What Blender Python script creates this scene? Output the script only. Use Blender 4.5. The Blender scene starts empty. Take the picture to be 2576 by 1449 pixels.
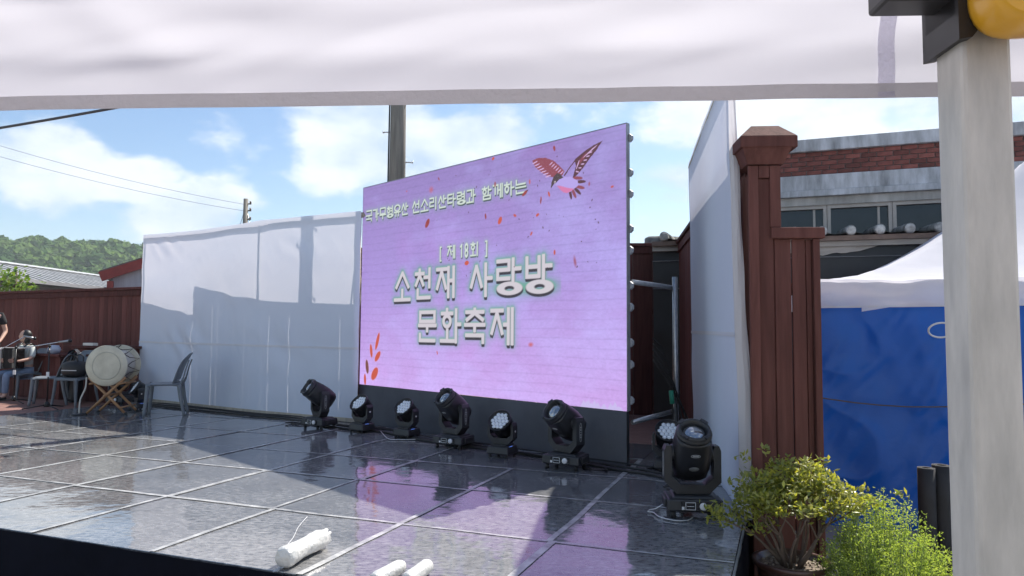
import bpy, bmesh, math, random
import numpy as np
from mathutils import Vector, Matrix, Euler, noise as mnoise
random.seed(11); np.random.seed(11)
SC = bpy.context.scene
COL = SC.collection
PI = math.pi
R = math.radians

# ------------------------------------------------------------------ camera
cam_d = bpy.data.cameras.new('camera')
cam = bpy.data.objects.new('camera', cam_d); COL.objects.link(cam)
_p, _r = R(3.55), R(0.4)
_F = Vector((0, math.cos(_p), math.sin(_p))); _U = Vector((0, -math.sin(_p), math.cos(_p))); _X = Vector((1, 0, 0))
_X2 = math.cos(_r)*_X + math.sin(_r)*_U; _U2 = -math.sin(_r)*_X + math.cos(_r)*_U
cam.matrix_world = Matrix(((_X2.x, _U2.x, -_F.x, 0), (_X2.y, _U2.y, -_F.y, 0), (_X2.z, _U2.z, -_F.z, 1.15), (0, 0, 0, 1)))
cam_d.sensor_width = 36; cam_d.lens = 36*1786/2576
cam_d.clip_start = 0.02; cam_d.clip_end = 5000
SC.camera = cam

# ------------------------------------------------------------------ sun and sky
SUN_AZ, SUN_EL = R(41), R(52.5)          # azimuth clockwise from +Y
SUN_DIR = Vector((math.sin(SUN_AZ)*math.cos(SUN_EL), math.cos(SUN_AZ)*math.cos(SUN_EL), math.sin(SUN_EL)))
sun_d = bpy.data.lights.new('sun', 'SUN'); sun_d.energy = 2.3; sun_d.angle = R(0.53); sun_d.color = (1.0, 0.95, 0.87)
sun = bpy.data.objects.new('sun', sun_d); COL.objects.link(sun)
sun.rotation_euler = SUN_DIR.to_track_quat('Z', 'Y').to_euler()
sun.location = SUN_DIR*60

SC.view_settings.view_transform = 'Standard'; SC.view_settings.look = 'None'
SC.view_settings.gamma = 1.0; SC.view_settings.use_curve_mapping = False
EXPO = 1.85
SC.view_settings.exposure = EXPO
SC.cycles.use_denoising = True
SC.cycles.max_bounces = 10; SC.cycles.diffuse_bounces = 4; SC.cycles.glossy_bounces = 4
SC.cycles.transmission_bounces = 6; SC.cycles.transparent_max_bounces = 8
SC.cycles.sample_clamp_indirect = 6.0
SC.cycles.caustics_reflective = False; SC.cycles.caustics_refractive = False

def build_world():
    w = bpy.data.worlds.new('World'); SC.world = w; w.use_nodes = True
    nt = w.node_tree; N = nt.nodes; L = nt.links; N.clear()
    out = N.new('ShaderNodeOutputWorld'); bg = N.new('ShaderNodeBackground')
    bg.inputs['Strength'].default_value = 0.15
    sky = N.new('ShaderNodeTexSky'); sky.sky_type = 'NISHITA'; sky.sun_disc = False
    sky.sun_elevation = SUN_EL; sky.sun_rotation = SUN_AZ
    sky.altitude = 60; sky.air_density = 1.0; sky.dust_density = 0.8; sky.ozone_density = 1.0
    tc = N.new('ShaderNodeTexCoord'); nrm = N.new('ShaderNodeVectorMath'); nrm.operation = 'NORMALIZE'
    L.new(tc.outputs['Generated'], nrm.inputs[0])
    sep = N.new('ShaderNodeSeparateXYZ'); L.new(nrm.outputs[0], sep.inputs[0])
    def M(op, a, b=None, clamp=False):
        n = N.new('ShaderNodeMath'); n.operation = op; n.use_clamp = clamp
        for i, v in enumerate((a, b)):
            if v is None: continue
            if isinstance(v, (int, float)): n.inputs[i].default_value = v
            else: L.new(v, n.inputs[i])
        return n.outputs[0]
    # cloud layer coordinates: direction flattened vertically so cumulus are wider than tall
    mul = N.new('ShaderNodeVectorMath'); mul.operation = 'MULTIPLY'; mul.inputs[1].default_value = (1, 1, 1.7)
    L.new(nrm.outputs[0], mul.inputs[0])
    def noise(vec, scale, detail, rough, off=(0, 0, 0)):
        a = N.new('ShaderNodeVectorMath'); a.operation = 'ADD'; a.inputs[1].default_value = off; L.new(vec, a.inputs[0])
        n = N.new('ShaderNodeTexNoise'); n.inputs['Scale'].default_value = scale; n.inputs['Detail'].default_value = detail
        n.inputs['Roughness'].default_value = rough; L.new(a.outputs[0], n.inputs['Vector'])
        return n.outputs['Fac']
    S3 = Vector((SUN_DIR.x, SUN_DIR.y, SUN_DIR.z))
    base = noise(mul.outputs[0], 3.2, 9, 0.56, (3.1, 1.7, 0.4))
    lit = noise(mul.outputs[0], 3.2, 9, 0.56, (3.1+0.05*S3.x, 1.7+0.05*S3.y, 0.4+0.05*S3.z*1.7))
    blobs = [  # (direction, radius, weight): the cumulus banks standing over the hills
        ((-0.28, 0.905, 0.335), 0.17, 0.30), ((-0.36, 0.90, 0.30), 0.14, 0.22), ((-0.21, 0.945, 0.27), 0.13, 0.26), ((-0.13, 0.97, 0.235), 0.11, 0.20),
        ((-0.50, 0.82, 0.315), 0.11, 0.20), ((-0.545, 0.815, 0.20), 0.12, 0.26), ((-0.465, 0.865, 0.185), 0.07, 0.22), ((-0.40, 0.895, 0.15), 0.10, 0.20),
        ((-0.055, 0.965, 0.265), 0.09, 0.16), ((0.225, 0.955, 0.175), 0.10, 0.22), ((0.40, 0.86, 0.30), 0.20, 0.26), ((0.52, 0.80, 0.30), 0.22, 0.26),
        ((0.30, 0.93, 0.13), 0.12, 0.12), ((-0.80, 0.55, 0.22), 0.22, 0.2), ((0.85, 0.45, 0.25), 0.3, 0.2), ((-0.6, -0.7, 0.4), 0.4, 0.2),
        ((0.3, -0.8, 0.5), 0.4, 0.2), ((-0.9, 0.0, 0.4), 0.3, 0.2), ((0.9, -0.3, 0.3), 0.3, 0.2)]
    acc = None
    for d, rad, wt in blobs:
        d = Vector(d).normalized(); d = Vector((d.x, d.y, d.z*1.7))
        dist = N.new('ShaderNodeVectorMath'); dist.operation = 'DISTANCE'; dist.inputs[1].default_value = d
        L.new(mul.outputs[0], dist.inputs[0])
        mr = N.new('ShaderNodeMapRange'); mr.interpolation_type = 'SMOOTHSTEP'
        mr.inputs['From Min'].default_value = 0; mr.inputs['From Max'].default_value = rad*1.5
        mr.inputs['To Min'].default_value = wt; mr.inputs['To Max'].default_value = 0
        L.new(dist.outputs['Value'], mr.inputs['Value'])
        acc = mr.outputs[0] if acc is None else M('MAXIMUM', acc, mr.outputs[0])
    dens = M('ADD', base, acc)
    cov = N.new('ShaderNodeMapRange'); cov.interpolation_type = 'SMOOTHSTEP'
    cov.inputs['From Min'].default_value = 0.585; cov.inputs['From Max'].default_value = 0.675
    L.new(dens, cov.inputs['Value'])
    diff = M('SUBTRACT', base, lit)
    shade = M('ADD', M('MULTIPLY', diff, 5.0), 0.66, clamp=True)
    cc = N.new('ShaderNodeMix'); cc.data_type = 'RGBA'
    cc.inputs['A'].default_value = (1.05, 1.36, 1.75, 1); cc.inputs['B'].default_value = (1.95, 2.08, 2.2, 1)
    L.new(shade, cc.inputs['Factor'])
    hs = N.new('ShaderNodeHueSaturation'); hs.inputs['Saturation'].default_value = 1.12; hs.inputs['Value'].default_value = .31; L.new(sky.outputs[0], hs.inputs['Color'])
    mx = N.new('ShaderNodeMix'); mx.data_type = 'RGBA'
    L.new(M('MULTIPLY', cov.outputs[0], 0.92), mx.inputs['Factor']); L.new(hs.outputs[0], mx.inputs['A']); L.new(cc.outputs['Result'], mx.inputs['B'])
    L.new(mx.outputs['Result'], bg.inputs['Color']); L.new(bg.outputs[0], out.inputs[0])
build_world()

# ------------------------------------------------------------------ materials
MATS = {}
def mat(name, base=(.5, .5, .5), rough=.6, metal=0., var=.12, scale=6., stretch=(1, 1, 1), bump=0., bscale=None, spec=.5, base2=None,
        rnd=0., emit=None, estr=0., coat=0., coord='Object', detail=5, rvar=0.):
    if name in MATS: return MATS[name]
    m = bpy.data.materials.new(name); m.use_nodes = True; MATS[name] = m
    nt = m.node_tree; N = nt.nodes; L = nt.links
    b = N['Principled BSDF']
    b.inputs['Roughness'].default_value = rough; b.inputs['Metallic'].default_value = metal
    b.inputs['Specular IOR Level'].default_value = spec
    if coat: b.inputs['Coat Weight'].default_value = coat; b.inputs['Coat Roughness'].default_value = .05
    tc = N.new('ShaderNodeTexCoord'); mp = N.new('ShaderNodeMapping'); mp.inputs['Scale'].default_value = stretch
    L.new(tc.outputs[coord], mp.inputs[0])
    n = N.new('ShaderNodeTexNoise'); n.inputs['Scale'].default_value = scale; n.inputs['Detail'].default_value = detail; n.inputs['Roughness'].default_value = .6
    L.new(mp.outputs[0], n.inputs['Vector'])
    mr = N.new('ShaderNodeMapRange'); mr.inputs['From Min'].default_value = .3; mr.inputs['From Max'].default_value = .7
    L.new(n.outputs['Fac'], mr.inputs['Value'])
    c1 = tuple(max(0, c*(1-var)) for c in base); c2 = base2 if base2 else tuple(min(1, c*(1+var)) for c in base)
    mx = N.new('ShaderNodeMix'); mx.data_type = 'RGBA'; mx.inputs['A'].default_value = (*c1, 1); mx.inputs['B'].default_value = (*c2, 1)
    L.new(mr.outputs[0], mx.inputs['Factor'])
    src = mx.outputs['Result']
    if rnd:
        oi = N.new('ShaderNodeObjectInfo'); r2 = N.new('ShaderNodeMapRange')
        r2.inputs['To Min'].default_value = 1-rnd; r2.inputs['To Max'].default_value = 1+rnd
        L.new(oi.outputs['Random'], r2.inputs['Value'])
        hs = N.new('ShaderNodeHueSaturation'); L.new(r2.outputs[0], hs.inputs['Value']); L.new(src, hs.inputs['Color']); src = hs.outputs[0]
    L.new(src, b.inputs['Base Color'])
    if rvar:
        r3 = N.new('ShaderNodeMapRange'); r3.inputs['To Min'].default_value = max(.02, rough-rvar); r3.inputs['To Max'].default_value = min(1, rough+rvar)
        L.new(n.outputs['Fac'], r3.inputs['Value']); L.new(r3.outputs[0], b.inputs['Roughness'])
    if bump:
        n2 = N.new('ShaderNodeTexNoise'); n2.inputs['Scale'].default_value = bscale or scale*4; n2.inputs['Detail'].default_value = 6
        L.new(mp.outputs[0], n2.inputs['Vector'])
        bp = N.new('ShaderNodeBump'); bp.inputs['Strength'].default_value = bump; bp.inputs['Distance'].default_value = .01
        L.new(n2.outputs['Fac'], bp.inputs['Height']); L.new(bp.outputs[0], b.inputs['Normal'])
    if emit:
        b.inputs['Emission Color'].default_value = (*emit, 1); b.inputs['Emission Strength'].default_value = estr
    return m

def fabric(name, col, trans, tcol=None, var=.06, scale=2., bump=.25, bscale=14., gloss=0.):
    """thin cloth: diffuse reflection plus light that comes through from behind"""
    if name in MATS: return MATS[name]
    m = bpy.data.materials.new(name); m.use_nodes = True; MATS[name] = m
    nt = m.node_tree; N = nt.nodes; L = nt.links; N.clear()
    out = N.new('ShaderNodeOutputMaterial'); d = N.new('ShaderNodeBsdfDiffuse'); t = N.new('ShaderNodeBsdfTranslucent'); mx = N.new('ShaderNodeMixShader')
    mx.inputs[0].default_value = trans
    tc = N.new('ShaderNodeTexCoord'); n = N.new('ShaderNodeTexNoise'); n.inputs['Scale'].default_value = scale; n.inputs['Detail'].default_value = 5
    L.new(tc.outputs['Object'], n.inputs['Vector'])
    for node, c in ((d, col), (t, tcol or col)):
        x = N.new('ShaderNodeMix'); x.data_type = 'RGBA'
        x.inputs['A'].default_value = (*[max(0, q*(1-var)) for q in c], 1); x.inputs['B'].default_value = (*[min(1, q*(1+var)) for q in c], 1)
        L.new(n.outputs['Fac'], x.inputs['Factor']); L.new(x.outputs['Result'], node.inputs['Color'])
    n2 = N.new('ShaderNodeTexNoise'); n2.inputs['Scale'].default_value = bscale; n2.inputs['Detail'].default_value = 4; L.new(tc.outputs['Object'], n2.inputs['Vector'])
    bp = N.new('ShaderNodeBump'); bp.inputs['Strength'].default_value = bump; bp.inputs['Distance'].default_value = .01
    L.new(n2.outputs['Fac'], bp.inputs['Height']); L.new(bp.outputs[0], d.inputs['Normal']); L.new(bp.outputs[0], t.inputs['Normal'])
    L.new(d.outputs[0], mx.inputs[1]); L.new(t.outputs[0], mx.inputs[2])
    last = mx.outputs[0]
    if gloss:
        g = N.new('ShaderNodeBsdfGlossy'); g.inputs['Roughness'].default_value = .38; L.new(bp.outputs[0], g.inputs['Normal'])
        m2 = N.new('ShaderNodeMixShader'); m2.inputs[0].default_value = gloss; L.new(last, m2.inputs[1]); L.new(g.outputs[0], m2.inputs[2]); last = m2.outputs[0]
    L.new(last, out.inputs[0])
    return m

def floor_mat():
    m = bpy.data.materials.new('glossy black stage film'); m.use_nodes = True
    nt = m.node_tree; N = nt.nodes; L = nt.links; b = N['Principled BSDF']
    geo = N.new('ShaderNodeNewGeometry')
    def noise(scale, detail, st=(1, 1, 1), rough=.6):
        mp = N.new('ShaderNodeMapping'); mp.inputs['Scale'].default_value = st; mp.inputs['Rotation'].default_value = (0, 0, R(21)); L.new(geo.outputs['Position'], mp.inputs[0])
        n = N.new('ShaderNodeTexNoise'); n.inputs['Scale'].default_value = scale; n.inputs['Detail'].default_value = detail; n.inputs['Roughness'].default_value = rough
        L.new(mp.outputs[0], n.inputs['Vector']); return n.outputs['Fac']
    def rng(v, a, b_, c, d):
        r = N.new('ShaderNodeMapRange'); r.inputs['From Min'].default_value = a; r.inputs['From Max'].default_value = b_
        r.inputs['To Min'].default_value = c; r.inputs['To Max'].default_value = d; L.new(v, r.inputs['Value']); return r.outputs[0]
    def mul(a, c):
        q = N.new('ShaderNodeMath'); q.operation = 'MULTIPLY'; L.new(a, q.inputs[0]); L.new(c, q.inputs[1]); return q.outputs[0]
    fine = rng(noise(20, 8, (1, 2.2, 1), .66), .30, .70, 0, .9)
    broad = rng(noise(1.6, 5), .30, .70, .45, 1)
    oi = N.new('ShaderNodeObjectInfo'); per = rng(oi.outputs['Random'], 0, 1, .55, 1.0)
    dust = mul(mul(fine, broad), per)
    mx = N.new('ShaderNodeMix'); mx.data_type = 'RGBA'; mx.inputs['A'].default_value = (.048, .053, .061, 1); mx.inputs['B'].default_value = (.52, .51, .50, 1)
    L.new(dust, mx.inputs['Factor'])
    # specks of paper and scuffs trodden into the film
    sp = rng(noise(75, 2, (1, 1, 1), .4), .735, .76, 0, .8); sc = rng(noise(9, 6, (.25, 5, 1), .7), .70, .74, 0, .35)
    ad = N.new('ShaderNodeMath'); ad.operation = 'MAXIMUM'; L.new(sp, ad.inputs[0]); L.new(sc, ad.inputs[1])
    m3 = N.new('ShaderNodeMix'); m3.data_type = 'RGBA'; m3.inputs['B'].default_value = (.62, .61, .60, 1); L.new(ad.outputs[0], m3.inputs['Factor']); L.new(mx.outputs['Result'], m3.inputs['A'])
    L.new(m3.outputs['Result'], b.inputs['Base Color'])
    L.new(rng(dust, 0, 1, .035, .17), b.inputs['Roughness'])
    b.inputs['IOR'].default_value = 2.5
    wav = noise(2.3, 3, (1, 1.0, 1), .5)
    bp = N.new('ShaderNodeBump'); bp.inputs['Strength'].default_value = .5; bp.inputs['Distance'].default_value = .014; L.new(wav, bp.inputs['Height'])
    wav2 = noise(11, 3, (.5, 2.0, 1), .5)
    bp2 = N.new('ShaderNodeBump'); bp2.inputs['Strength'].default_value = .10; bp2.inputs['Distance'].default_value = .006; L.new(wav2, bp2.inputs['Height']); L.new(bp.outputs[0], bp2.inputs['Normal'])
    L.new(bp2.outputs[0], b.inputs['Normal'])
    return m

def leafmat(name, c1, c2, trans=.45, gloss=.05):
    if name in MATS: return MATS[name]
    m = bpy.data.materials.new(name); m.use_nodes = True; MATS[name] = m
    nt = m.node_tree; N = nt.nodes; L = nt.links; N.clear()
    out = N.new('ShaderNodeOutputMaterial'); d = N.new('ShaderNodeBsdfDiffuse'); t = N.new('ShaderNodeBsdfTranslucent'); mx = N.new('ShaderNodeMixShader')
    at = N.new('ShaderNodeAttribute'); at.attribute_name = 'tint'
    x = N.new('ShaderNodeMix'); x.data_type = 'RGBA'; x.inputs['A'].default_value = (*c1, 1); x.inputs['B'].default_value = (*c2, 1); L.new(at.outputs['Fac'], x.inputs['Factor'])
    L.new(x.outputs['Result'], d.inputs['Color'])
    g = N.new('ShaderNodeMix'); g.data_type = 'RGBA'; g.blend_type = 'MULTIPLY'; g.inputs['Factor'].default_value = 1; g.inputs['B'].default_value = (1.5, 1.45, .6, 1)
    L.new(x.outputs['Result'], g.inputs['A']); L.new(g.outputs['Result'], t.inputs['Color'])
    mx.inputs[0].default_value = trans; L.new(d.outputs[0], mx.inputs[1]); L.new(t.outputs[0], mx.inputs[2])
    gl = N.new('ShaderNodeBsdfGlossy'); gl.inputs['Roughness'].default_value = .4; m2 = N.new('ShaderNodeMixShader'); m2.inputs[0].default_value = gloss
    L.new(mx.outputs[0], m2.inputs[1]); L.new(gl.outputs[0], m2.inputs[2]); L.new(m2.outputs[0], out.inputs[0])
    return m

# ------------------------------------------------------------------ mesh helpers
class MB:
    def __init__(s): s.v = []; s.f = []; s.sm = []
    def add(s, vs, fs, smooth=False, M=None):
        o = len(s.v)
        s.v.extend([tuple(M @ Vector(p)) for p in vs] if M is not None else [tuple(p) for p in vs])
        s.f.extend([tuple(i+o for i in f) for f in fs]); s.sm.extend([smooth]*len(fs)); return s
    def box(s, c, d, M=None, bev=0., top=(1, 1)):
        x, y, z = d[0]/2, d[1]/2, d[2]/2
        if bev <= 0:
            vs = [(sx*x*(top[0] if sz > 0 else 1)+c[0], sy*y*(top[1] if sz > 0 else 1)+c[1], sz*z+c[2]) for sz in (-1, 1) for sy in (-1, 1) for sx in (-1, 1)]
            return s.add(vs, [(0, 2, 3, 1), (4, 5, 7, 6), (0, 1, 5, 4), (2, 6, 7, 3), (0, 4, 6, 2), (1, 3, 7, 5)], False, M)
        bm = bmesh.new(); bmesh.ops.create_cube(bm, size=1)
        for v in bm.verts:
            k = v.co.z > 0
            v.co = Vector((v.co.x*d[0]*(top[0] if k else 1)+c[0], v.co.y*d[1]*(top[1] if k else 1)+c[1], v.co.z*d[2]+c[2]))
        bmesh.ops.bevel(bm, geom=list(bm.edges), offset=bev, segments=2, affect='EDGES', profile=.5)
        bm.verts.index_update(); vs = [v.co.copy() for v in bm.verts]; fs = [[v.index for v in f.verts] for f in bm.faces]; bm.free()
        return s.add(vs, fs, False, M)
    def tube(s, pts, r, n=8, M=None, cap=True, flat=1.):
        pts = [Vector(p) for p in pts]; rs = r if isinstance(r, (list, tuple)) else [r]*len(pts)
        vs = []; fs = []; up = None
        for i, p in enumerate(pts):
            t = (pts[min(i+1, len(pts)-1)]-pts[max(i-1, 0)])
            t = t.normalized() if t.length > 1e-9 else Vector((0, 0, 1))
            if up is None:
                up = Vector((0, 0, 1)) if abs(t.z) < .9 else Vector((1, 0, 0))
            a = (up-t*up.dot(t)); a = a.normalized() if a.length > 1e-6 else t.orthogonal().normalized(); up = a; b = t.cross(a)
            for k in range(n):
                an = 2*PI*k/n; vs.append(p+rs[i]*(math.cos(an)*a*flat+math.sin(an)*b))
        for i in range(len(pts)-1):
            for k in range(n):
                fs.append((i*n+k, i*n+(k+1) % n, (i+1)*n+(k+1) % n, (i+1)*n+k))
        if cap: fs += [tuple(reversed(range(n))), tuple((len(pts)-1)*n+k for k in range(n))]
        return s.add(vs, fs, True, M)
    def lathe(s, prof, n=24, M=None, sq=2., smooth=True, cap=True):
        vs = []; fs = []
        for r, z in prof:
            for k in range(n):
                an = 2*PI*k/n; c, q = math.cos(an), math.sin(an)
                rr = r/((abs(c)**sq+abs(q)**sq)**(1/sq))
                vs.append((rr*c, rr*q, z))
        for i in range(len(prof)-1):
            for k in range(n): fs.append((i*n+k, i*n+(k+1) % n, (i+1)*n+(k+1) % n, (i+1)*n+k))
        if cap: fs += [tuple(reversed(range(n))), tuple((len(prof)-1)*n+k for k in range(n))]
        return s.add(vs, fs, smooth, M)
    def ball(s, c, r, nu=12, nv=8, M=None, fn=None):
        r = r if isinstance(r, (tuple, list)) else (r, r, r); vs = []; fs = []
        for j in range(nv+1):
            th = PI*j/nv
            for i in range(nu):
                ph = 2*PI*i/nu; d = Vector((math.sin(th)*math.cos(ph), math.sin(th)*math.sin(ph), math.cos(th)))
                k = fn(d) if fn else 1.
                vs.append((c[0]+d.x*r[0]*k, c[1]+d.y*r[1]*k, c[2]+d.z*r[2]*k))
        for j in range(nv):
            for i in range(nu): fs.append((j*nu+i, (j+1)*nu+i, (j+1)*nu+(i+1) % nu, j*nu+(i+1) % nu))
        return s.add(vs, fs, True, M)
    def prism(s, poly, y0, y1, M=None, axis='y'):
        n = len(poly)
        def P(p, d): return (p[0], d, p[1]) if axis == 'y' else ((p[0], p[1], d) if axis == 'z' else (d, p[0], p[1]))
        vs = [P(p, y0) for p in poly]+[P(p, y1) for p in poly]
        fs = [tuple(range(n)), tuple(reversed(range(n, 2*n)))]+[(i, n+i, n+(i+1) % n, (i+1) % n) for i in range(n)]
        return s.add(vs, fs, False, M)
    def grid(s, fn, nu, nv, M=None, smooth=True, thick=0):
        vs = [fn(i/nu, j/nv) for j in range(nv+1) for i in range(nu+1)]
        fs = [(j*(nu+1)+i, j*(nu+1)+i+1, (j+1)*(nu+1)+i+1, (j+1)*(nu+1)+i) for j in range(nv) for i in range(nu)]
        return s.add(vs, fs, smooth, M)
    def mesh(s, name, m=None, norm=True):
        me = bpy.data.meshes.new(name); me.from_pydata(s.v, [], s.f)
        me.polygons.foreach_set('use_smooth', s.sm)
        if norm:
            bm = bmesh.new(); bm.from_mesh(me); bmesh.ops.recalc_face_normals(bm, faces=bm.faces); bm.to_mesh(me); bm.free()
        if m: me.materials.append(m)
        me.update(); return me
    def build(s, name, m, parent=None, loc=(0, 0, 0), rot=(0, 0, 0), norm=True):
        return ob(name, s.mesh(name, m, norm), parent, loc, rot)

def ob(name, me, parent=None, loc=(0, 0, 0), rot=(0, 0, 0)):
    o = bpy.data.objects.new(name, me); COL.objects.link(o); o.location = loc; o.rotation_euler = rot
    if parent is not None: o.parent = parent
    return o
def tag(o, label=None, cat=None, group=None, kind=None):
    if label: o['label'] = label
    if cat: o['category'] = cat
    if group: o['group'] = group
    if kind: o['kind'] = kind
    return o
def thing(name, label, cat, loc=(0, 0, 0), rz=0., group=None):
    o = bpy.data.objects.new(name, None); COL.objects.link(o); o.location = loc; o.rotation_euler = (0, 0, rz); o.empty_display_size = .1
    return tag(o, label, cat, group)
def RX(a): return Matrix.Rotation(a, 4, 'X')
def RY(a): return Matrix.Rotation(a, 4, 'Y')
def RZ(a): return Matrix.Rotation(a, 4, 'Z')
def TR(x, y, z): return Matrix.Translation((x, y, z))
def nz(x, y, z=0., s=1.): return mnoise.noise(Vector((x*s, y*s, z*s)))
def smooth_path(pts, n=6):
    P = [Vector(p) for p in pts]; P = [P[0]]+P+[P[-1]]; o = []
    for i in range(1, len(P)-2):
        for k in range(n):
            t = k/n; a, b, c, d = P[i-1], P[i], P[i+1], P[i+2]
            o.append(.5*((2*b)+(c-a)*t+(2*a-5*b+4*c-d)*t*t+(3*b-a-3*c+d)*t**3))
    o.append(P[-2]); return o

# common materials
BLACKP = mat('black moulded plastic', (.012, .012, .014), .38, var=.25, scale=9, bump=.05, rvar=.12)
BLACKM = mat('black satin housing', (.022, .023, .026), .42, var=.2, scale=7, bump=.04, rvar=.1)
RUBBER = mat('black rubber cable', (.012, .012, .012), .55, var=.3, scale=5)
GALV = mat('galvanised steel', (.42, .43, .44), .34, metal=.9, var=.2, scale=18, rvar=.12)
WOOD = mat('red brown stained wood', (.128, .047, .040), .75, spec=.2, var=.32, scale=3.2, stretch=(9, 9, .7), bump=.35, bscale=9, rnd=.28, detail=8)
WOODD = mat('dark brown stained wood', (.105, .038, .033), .75, spec=.2, var=.3, scale=3.2, stretch=(7, 7, 1), bump=.3, bscale=9, rnd=.2)
CONC = mat('weathered concrete', (.42, .41, .39), .85, var=.30, scale=2.2, stretch=(1, 1, .8), bump=.3, base2=(.62, .61, .60), detail=9)
WHITEF = fabric('white stretched cloth', (.80, .86, .97), .25, (.76, .74, .80), var=.03, bump=.08, bscale=5)
GREYP = mat('grey chair plastic', (.15, .17, .19), .42, var=.14, scale=5, bump=.06, rvar=.1)

# ------------------------------------------------------------------ setting: ground, terrace
SA = R(21.1)                                    # the stage is turned this much against the view
def SU(u, v): return (u*math.cos(SA)+v*math.sin(SA), -u*math.sin(SA)+v*math.cos(SA))
def ground():
    m = mat('grey packed concrete yard', (.24, .225, .21), .9, var=.25, scale=1.3, bump=.3, bscale=30, detail=9)
    g = MB(); g.grid(lambda a, b: ((a-.5)*2600, (b-.5)*2600+300, -.5), 20, 20)
    tag(g.build('ground', m, norm=False), kind='structure')
    m2 = bpy.data.materials.new('red brown paving'); m2.use_nodes = True
    nt = m2.node_tree; N = nt.nodes; L = nt.links; b = N['Principled BSDF']; b.inputs['Roughness'].default_value = .75
    tc = N.new('ShaderNodeTexCoord'); br = N.new('ShaderNodeTexBrick'); br.inputs['Scale'].default_value = 4.5
    br.inputs['Color1'].default_value = (.20, .095, .075, 1); br.inputs['Color2'].default_value = (.26, .13, .105, 1); br.inputs['Mortar'].default_value = (.16, .12, .10, 1)
    br.inputs['Mortar Size'].default_value = .012; L.new(tc.outputs['Object'], br.inputs['Vector']); L.new(br.outputs['Color'], b.inputs['Base Color'])
    t = MB(); t.box((-9.2, 12.2, -.26), (17.6, 12, .48))
    o = t.build('terrace', m2); o.rotation_euler = (0, 0, -SA); tag(o, kind='structure')
ground()

# ------------------------------------------------------------------ stage
FILM = floor_mat()
TAPE = mat('clear seam tape', (.32, .325, .33), .2, var=.4, scale=9, stretch=(1, 1, 1), base2=(.55, .55, .54), rvar=.12)
CU = [-9.7, -8.57, -7.65, -6.73, -5.81, -4.9, -3.995, -3.105, -2.18, -1.235, -.26]
RV = [2.84, 3.81, 4.80, 5.65, 6.53, 7.45, 8.37, 9.25]
def vback(u):
    for (a, va), (b, vb) in (((-10.2, 8.95), (-4.97, 7.85)), ((-4.97, 7.85), (-1.27, 6.33)), ((-1.27, 6.33), (.5, 6.2))):
        if a <= u <= b: return va+(vb-va)*(u-a)/(b-a)
    return 9.
def stage():
    root = thing('stage', 'low stage of glossy black panels with taped seams and black cloth skirt', 'stage', (0, 0, 0), -SA)
    rnd = random.Random(5)
    for i in range(len(CU)-1):
        for j in range(len(RV)-1):
            u0, u1, v0, v1 = CU[i], CU[i+1], RV[j], RV[j+1]; uc = (u0+u1)/2
            if v0 > vback(uc)+.35: continue
            b = MB(); g = .004
            b.box((0, 0, -.0125), (u1-u0-g, v1-v0-g, .025), bev=.003)
            b.build('panel', FILM, root, (uc, (v0+v1)/2, -.001+rnd.uniform(-.0006, .0006)), (R(rnd.uniform(-.13, .13)), R(rnd.uniform(-.13, .13)), 0))
    # tape strips along the seams, each seam taped cell by cell
    for i, u in enumerate(CU[1:-1]):
        for j in range(len(RV)-1):
            v0, v1 = RV[j], RV[j+1]
            if v0 > vback(u)+.2 or rnd.random() < .08: continue
            w = rnd.uniform(.024, .050); o = rnd.uniform(-.016, .016)
            t = MB(); n = 10
            def fn(a, b_, w=w, o=o, i=i, j=j):
                y = v0+(v1-v0)*b_
                return (u+o+(a-.5)*w+.012*nz(y*2, i*3.1, j), y, .0034+.0012*nz(y*5, i*7.7, a*3))
            t.grid(fn, 2, n); t.build('tape_strip', TAPE, root)
    for j, v in enumerate(RV[1:-1]):
        for i in range(len(CU)-1):
            u0, u1 = CU[i], CU[i+1]
            if v > vback((u0+u1)/2)+.2 or rnd.random() < .10: continue
            w = rnd.uniform(.018, .038); o = rnd.uniform(-.016, .016); t = MB()
            def fn(a, b_, w=w, o=o, i=i, j=j):
                x = u0+(u1-u0)*a
                return (x, v+o+(b_-.5)*w+.012*nz(x*2, j*3.7, i), .0036+.0012*nz(x*5, j*5.1, b_*3))
            t.grid(fn, 10, 2); t.build('tape_strip', TAPE, root)
    SK = mat('black stage skirt cloth', (.0035, .0045, .010), .9, spec=.1, var=.3, scale=3, bump=.3, bscale=20)
    k = MB()
    k.grid(lambda a, b: (-12+11.74*a, 2.838-.012*(1+nz(a*60, 2.3, b*2)), -.5+.496*b), 240, 6); k.build('skirt', SK, root)
    k = MB(); k.grid(lambda a, b: (-.252+.008*(1+nz(a*30, 7.3, b*2)), 2.84+3.4*a, -.5+.494*b), 80, 6); k.build('skirt', SK, root)
    e = MB(); e.box((-.252, 4.55, -.012), (.012, 3.42, .022)); e.build('edge_trim', mat('dull aluminium edge', (.32, .34, .35), .35, metal=.8, var=.2), root)
    # substructure legs under the panels
    for u in CU[::2]:
        for v in RV[:4]:
            l = MB(); l.box((0, 0, 0), (.05, .05, .46)); l.build('support_leg', GALV, root, (max(min(u, -.32), -9.6), v+.06, -.27))
stage()

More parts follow.
